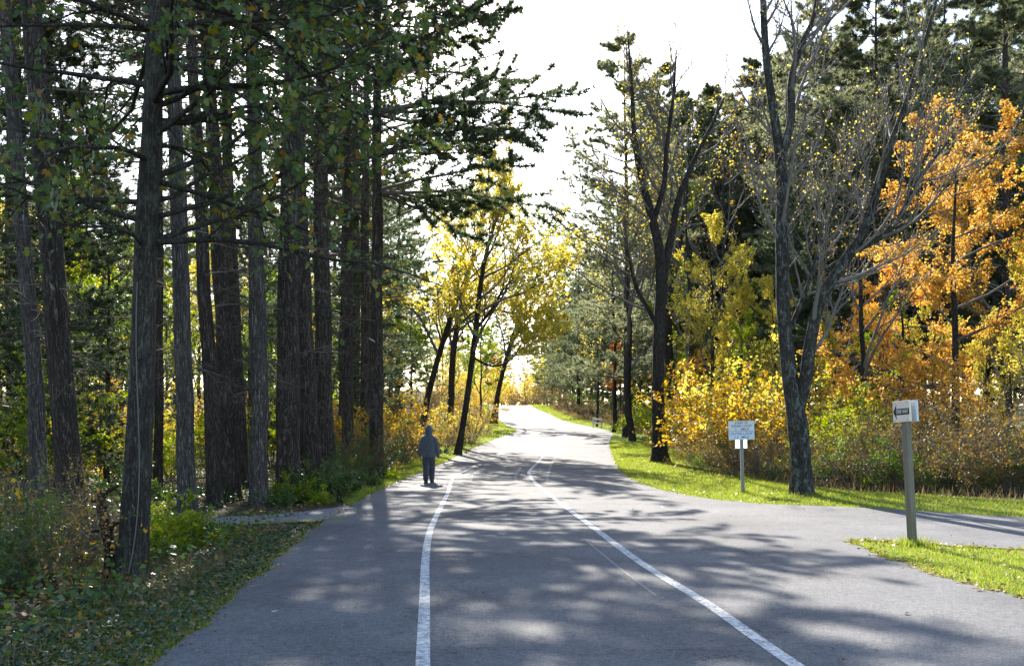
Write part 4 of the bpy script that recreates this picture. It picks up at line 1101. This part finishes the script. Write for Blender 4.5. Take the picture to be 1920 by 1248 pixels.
# loop sign ("START OF INNER LOOP ...")
a = U(1393, 925); zb = G(*a)
ls_ = empty('loop_sign', (a[0], a[1], zb), (0, math.radians(-1.5), math.radians(-8)))
tag(ls_, 'white START OF INNER LOOP sign on a thin grey post on the right lawn', 'sign')
box('post', (0, .0, .72), (.085, .085, 1.9), M['grey_post'], ls_)
bd = box('sign_board', (0, -.056, 1.56), (.62, .022, .46), M['board_white'], ls_, .003)
box('small_plate', (-.005, .052, 1.23), (.285, .012, .23), M['white_plate'], ls_, .002)
box('divider_line', (0, -.0118, -.025), (.56, .0012, .008), M['ink_slate'], bd, 0)
for txt, z, h, w, mt in [('START OF', .18, .052, .32, 'ink_slate'), ('INNER LOOP', .105, .058, .48, 'ink_red'), ('MILE', .025, .055, .19, 'ink_red'), ('OUTER LOOP', -.085, .056, .52, 'ink_blue'), ('MILE', -.17, .055, .17, 'ink_blue')]:
    lettering(txt, h, M[mt], bd, (.085 if txt == 'MILE' else 0, -.0118, z), w, bold=.0012)
lettering('1', .06, M['ink_slate'], bd, (-.135, -.0118, .02), None, bold=.0012)
lettering('1.5', .058, M['ink_blue'], bd, (-.125, -.0118, -.17), .085, bold=.0012)

# one way sign: two thick boards either side of a square post
a = U(1711, 1023); zb = G(*a)
ow = empty('one_way_sign', (a[0], a[1], zb), (0, math.radians(-3.6), math.radians(-62)))
tag(ow, 'ONE WAY arrow sign on a mossy square wooden post on the grass island', 'sign')
box('post', (0, 0, .94), (.095, .095, 2.1), M['post_wood'], ow, .008)
f = box('sign_board', (0, -.0705, 1.87), (.285, .042, .295), M['board_cream'], ow, .004)
box('back_board', (0, .0705, 1.87), (.285, .042, .295), M['board_white'], ow, .004)
bm = bmesh.new()
ap = [(-.134, 0), (-.074, .112), (-.084, .044), (.138, .044), (.138, -.044), (-.084, -.044), (-.074, -.112)]
vs_ = [bm.verts.new((x, 0, z)) for x, z in ap]; fc = bm.faces.new(vs_)
ex = bmesh.ops.extrude_face_region(bm, geom=[fc]); bmesh.ops.translate(bm, verts=[v for v in ex['geom'] if isinstance(v, bmesh.types.BMVert)], vec=(0, -.0012, 0))
bmesh.ops.recalc_face_normals(bm, faces=bm.faces)
me = bpy.data.meshes.new('arrow'); bm.to_mesh(me); bm.free(); me.materials.append(M['ink_black'])
obj('arrow', me, f, (0, -.0212, -.005))
lettering('ONE WAY', .056, M['ink_white'], f, (.018, -.0232, -.005), .205, bold=.0012)

for x_, z_ in ((-.1, .12), (.1, .12), (-.1, -.125), (.1, -.125)):
    bm = bmesh.new(); bmesh.ops.create_cone(bm, cap_ends=True, segments=8, radius1=.008, radius2=.007, depth=.006, matrix=Matrix.Rotation(math.radians(90), 4, 'X'))
    me = bpy.data.meshes.new('bolt'); bm.to_mesh(me); bm.free(); me.materials.append(M['grey_post'])
    obj('bolt', me, f, (x_, -.023, z_))
# far rail fence beside the bend and guard rail on the bank
def fence(name, label, p0, p1, n, h, rails, mat, t=.09):
    e = empty(name, (p0[0], p0[1], G(*p0))); tag(e, label, 'fence')
    for i in range(n):
        u = i / (n - 1); x = p0[0] + (p1[0] - p0[0]) * u; y = p0[1] + (p1[1] - p0[1]) * u
        box('post', (x - p0[0], y - p0[1], G(x, y) - G(*p0) + h / 2 - .1), (t, t, h + .2), mat, e, .006)
    L = math.hypot(p1[0] - p0[0], p1[1] - p0[1]); az = math.atan2(p1[1] - p0[1], p1[0] - p0[0])
    dz = G(*p1) - G(*p0)
    for z in rails:
        box('rail', ((p1[0] - p0[0]) / 2 - math.sin(az) * .0, (p1[1] - p0[1]) / 2 - t * .62, dz / 2 + z), (L, .05, .13), mat, e, .006, (0, -math.asin(dz / L), az))
    return e
M['pale_rail'] = plain('sun-bleached rail', (.55, .53, .50), .6, .4, .1)
a = U(1113, 786)
fence('rail_barrier', 'small pale rail barrier at the dark wood edge beside the far bend', (X(1112, 86), 86.0), (X(1128, 84), 84.0), 2, .85, (.42, .75), M['pale_rail'])
fence('guard_rail', 'long pale guard rail on the bank beyond the crest of the road', (X(868, 205), 205.0), (X(962, 212), 212.0), 6, .9, (.85,), M['pale_rail'], .12)

# ------------------------------------------------------------------ the walker
def loft(bm, rings, n=20):
    """rings: (x,y,z,rx,ry) bottom to top, closed at both ends"""
    prev = None
    for (x, y, z, rx, ry) in rings:
        cur = [bm.verts.new((x + rx * math.cos(2 * math.pi * i / n), y + ry * math.sin(2 * math.pi * i / n), z)) for i in range(n)]
        if prev:
            for i in range(n): bm.faces.new((prev[i], prev[(i + 1) % n], cur[(i + 1) % n], cur[i]))
        else: bm.faces.new(cur[::-1])
        prev = cur
    bm.faces.new(prev)
def limb(bm, pts, rad, n=14, sub=6):
    """tapered limb with rounded ends"""
    P = [Vector(p) for p in pts]
    line = smooth_line([tuple(p) for p in P], .03) if len(P) > 1 else np.array(pts)
    cum = np.concatenate([[0], np.cumsum([(P[i + 1] - P[i]).length for i in range(len(P) - 1)])])
    s = np.concatenate([[0], np.cumsum(np.linalg.norm(np.diff(line, axis=0), axis=1))]); s = s / s[-1] * cum[-1]
    r = np.interp(s, cum, rad)
    t0 = norm(line[1] - line[0]); t1 = norm(line[-1] - line[-2])
    caps0 = [(line[0] - t0 * r[0] * math.sin(a), r[0] * math.cos(a)) for a in (1.35, .9, .45)]
    caps1 = [(line[-1] + t1 * r[-1] * math.sin(a), r[-1] * math.cos(a)) for a in (.45, .9, 1.35)]
    allp = np.array([c[0] for c in caps0] + list(line) + [c[0] for c in caps1]); allr = np.array([c[1] for c in caps0] + list(r) + [c[1] for c in caps1])
    T = Tubes(); T.add(allp[None], allr[None], n)
    V = [bm.verts.new(tuple(v)) for v in T.v[0]]
    for f in T.f[0]: bm.faces.new([V[i] for i in f])
    bm.faces.new(V[:n][::-1]); bm.faces.new(V[-n:])
def ball(bm, c, r):
    bmesh.ops.create_uvsphere(bm, u_segments=20, v_segments=14, radius=1, matrix=Matrix.Translation(c) @ Matrix.Diagonal((*r, 1)))
def fused(name, bm, voxel, mat, smooth=4):
    bmesh.ops.recalc_face_normals(bm, faces=bm.faces)
    me = bpy.data.meshes.new(name); bm.to_mesh(me); bm.free()
    o = bpy.data.objects.new('tmp', me); COL.objects.link(o)
    m = o.modifiers.new('r', 'REMESH'); m.mode = 'VOXEL'; m.voxel_size = voxel
    s = o.modifiers.new('s', 'SMOOTH'); s.factor = .5; s.iterations = smooth
    bpy.context.view_layer.update()
    out = bpy.data.meshes.new_from_object(o.evaluated_get(bpy.context.evaluated_depsgraph_get()))
    bpy.data.objects.remove(o)
    out.name = name; out.materials.clear(); out.materials.append(mat)
    out.polygons.foreach_set('use_smooth', np.ones(len(out.polygons), dtype=bool))
    return out
M['skin'] = plain('skin', (.45, .28, .20), .55, .4, .05)
def cloth_mat(name, col):
    m, nt, bs, out = new_mat(name)
    n = noise(nt, mapping(nt, (11, 11, 5)), 1, 3, .55, 1.5); n2 = noise(nt, mapping(nt, (240, 240, 240)), 1, 3, .7)
    c = ramp(nt, n2.outputs['Fac'], [(.3, [x * .75 for x in col]), (.7, [x * 1.25 for x in col])])
    nt.links.new(c.outputs[0], bs.inputs['Base Color']); bs.inputs['Roughness'].default_value = .92
    bs.inputs['Sheen Weight'].default_value = .35; bs.inputs['Sheen Roughness'].default_value = .5
    nt.links.new(bump(nt, n.outputs['Fac'], 1., .08), bs.inputs['Normal'])
    return m
M['hoodie'] = cloth_mat('blue-grey fleece', (.062, .070, .090))
M['trousers'] = cloth_mat('dark blue-grey trousers', (.030, .034, .046))
M['shoe'] = plain('black shoe leather', (.014, .013, .013), .5, .4, .2)

pa = U(804, 906); pz = float(zprof(pa[1])) + .031
per = empty('person', (pa[0], pa[1], pz), (0, 0, math.radians(-4)), (.95, .95, .95))
tag(per, 'person in a blue-grey hooded top and dark trousers walking away on the road', 'person')
FR, FL = .14, -.12     # right foot ahead, left foot behind
bm = bmesh.new()       # body: head with a face, neck, trunk, arms, hands, legs
ball(bm, (0, .045, 1.615), (.076, .095, .115)); ball(bm, (0, .085, 1.56), (.055, .06, .06))
limb(bm, [(0, .135, 1.64), (0, .155, 1.60)], [.012, .018], 10); ball(bm, (0, .125, 1.555), (.026, .012, .009))
for s in (-1, 1):
    ball(bm, (s * .078, .04, 1.61), (.012, .024, .033)); ball(bm, (s * .032, .128, 1.635), (.015, .010, .010))
limb(bm, [(0, .0, 1.38), (0, .03, 1.52)], [.062, .056])
loft(bm, [(0, 0, .84, .15, .10), (0, 0, .95, .165, .11), (0, 0, 1.1, .15, .10), (0, 0, 1.3, .175, .11), (0, 0, 1.40, .15, .08), (0, 0, 1.44, .07, .06)])
for s, foot, hy in ((1, FR, -.03), (-1, FL, .05)):
    limb(bm, [(s * .17, 0, 1.37), (s * .265, -.015, 1.10), (s * .285, hy, .86)], [.055, .042, .028])
    w = Vector((s * .288, hy + .005, .82))
    ball(bm, w + Vector((0, 0, -.035)), (.017, .038, .046))
    for k in range(4):       # fingers, slightly curled
        y = w.y - .03 + k * .02; ln = (.055, .068, .073, .062)[k]
        limb(bm, [(w.x, y, w.z - .065), (w.x - s * .004, y + .002, w.z - .065 - ln * .55), (w.x - s * .018, y + .004, w.z - .065 - ln)], [.009, .008, .007], 8)
    limb(bm, [(w.x - s * .005, w.y + .03, w.z - .02), (w.x - s * .018, w.y + .052, w.z - .05), (w.x - s * .022, w.y + .055, w.z - .08)], [.012, .010, .008], 8)
    limb(bm, [(s * .09, 0, .86), (s * .08, foot * .5 + .03, .47), (s * .07, foot, .10)], [.09, .058, .04])
obj('body', fused('body', bm, .0075, M['skin'], 2), per)
bm = bmesh.new()       # hooded top
loft(bm, [(0, 0, .775, .205, .145), (0, 0, .79, .212, .15), (0, 0, .86, .222, .16), (0, -.005, 1.05, .218, .155), (0, -.01, 1.22, .205, .145), (0, -.01, 1.31, .185, .135), (0, -.005, 1.37, .155, .12), (0, 0, 1.42, .12, .105), (0, .0, 1.47, .09, .095)])
loft(bm, [(0, .0, 1.41, .11, .10), (0, .0, 1.48, .108, .11), (0, .005, 1.56, .115, .12), (0, .01, 1.63, .110, .12), (0, .01, 1.69, .082, .09), (0, .005, 1.73, .044, .055), (0, 0, 1.755, .012, .018)])
for s, hy in ((1, -.03), (-1, .05)):
    limb(bm, [(s * .12, -.005, 1.365), (s * .185, -.01, 1.27), (s * .245, -.02, 1.07), (s * .283, hy, .86), (s * .29, hy + .005, .785)], [.065, .078, .072, .062, .046])
obj('hooded_top', fused('hooded_top', bm, .012, M['hoodie'], 3), per)
bm = bmesh.new()       # baggy trousers
loft(bm, [(0, 0, .70, .16, .12), (0, 0, .78, .185, .135), (0, 0, .88, .185, .135), (0, 0, .92, .17, .12)])
for s, foot in ((1, FR), (-1, FL)):
    limb(bm, [(s * .088, 0, .80), (s * .085, foot * .25 + .015, .60), (s * .08, foot * .55 + .03, .42), (s * .072, foot * .9, .20), (s * .07, foot, .115)], [.115, .11, .10, .088, .086])
obj('trousers', fused('trousers', bm, .012, M['trousers'], 3), per)
for s, foot in ((1, FR), (-1, FL)):
    bm = bmesh.new()
    limb(bm, [(s * .07, foot - .05, .055), (s * .073, foot + .06, .05), (s * .08, foot + .17, .04)], [.05, .048, .038], 12)
    limb(bm, [(s * .07, foot - .02, .06), (s * .07, foot, .12)], [.05, .052], 12)
    box_bm(bm, (s * .074, foot + .055, .013), (.088, .28, .026), None, .006)
    obj('shoe', fused('shoe', bm, .008, M['shoe'], 3), per)
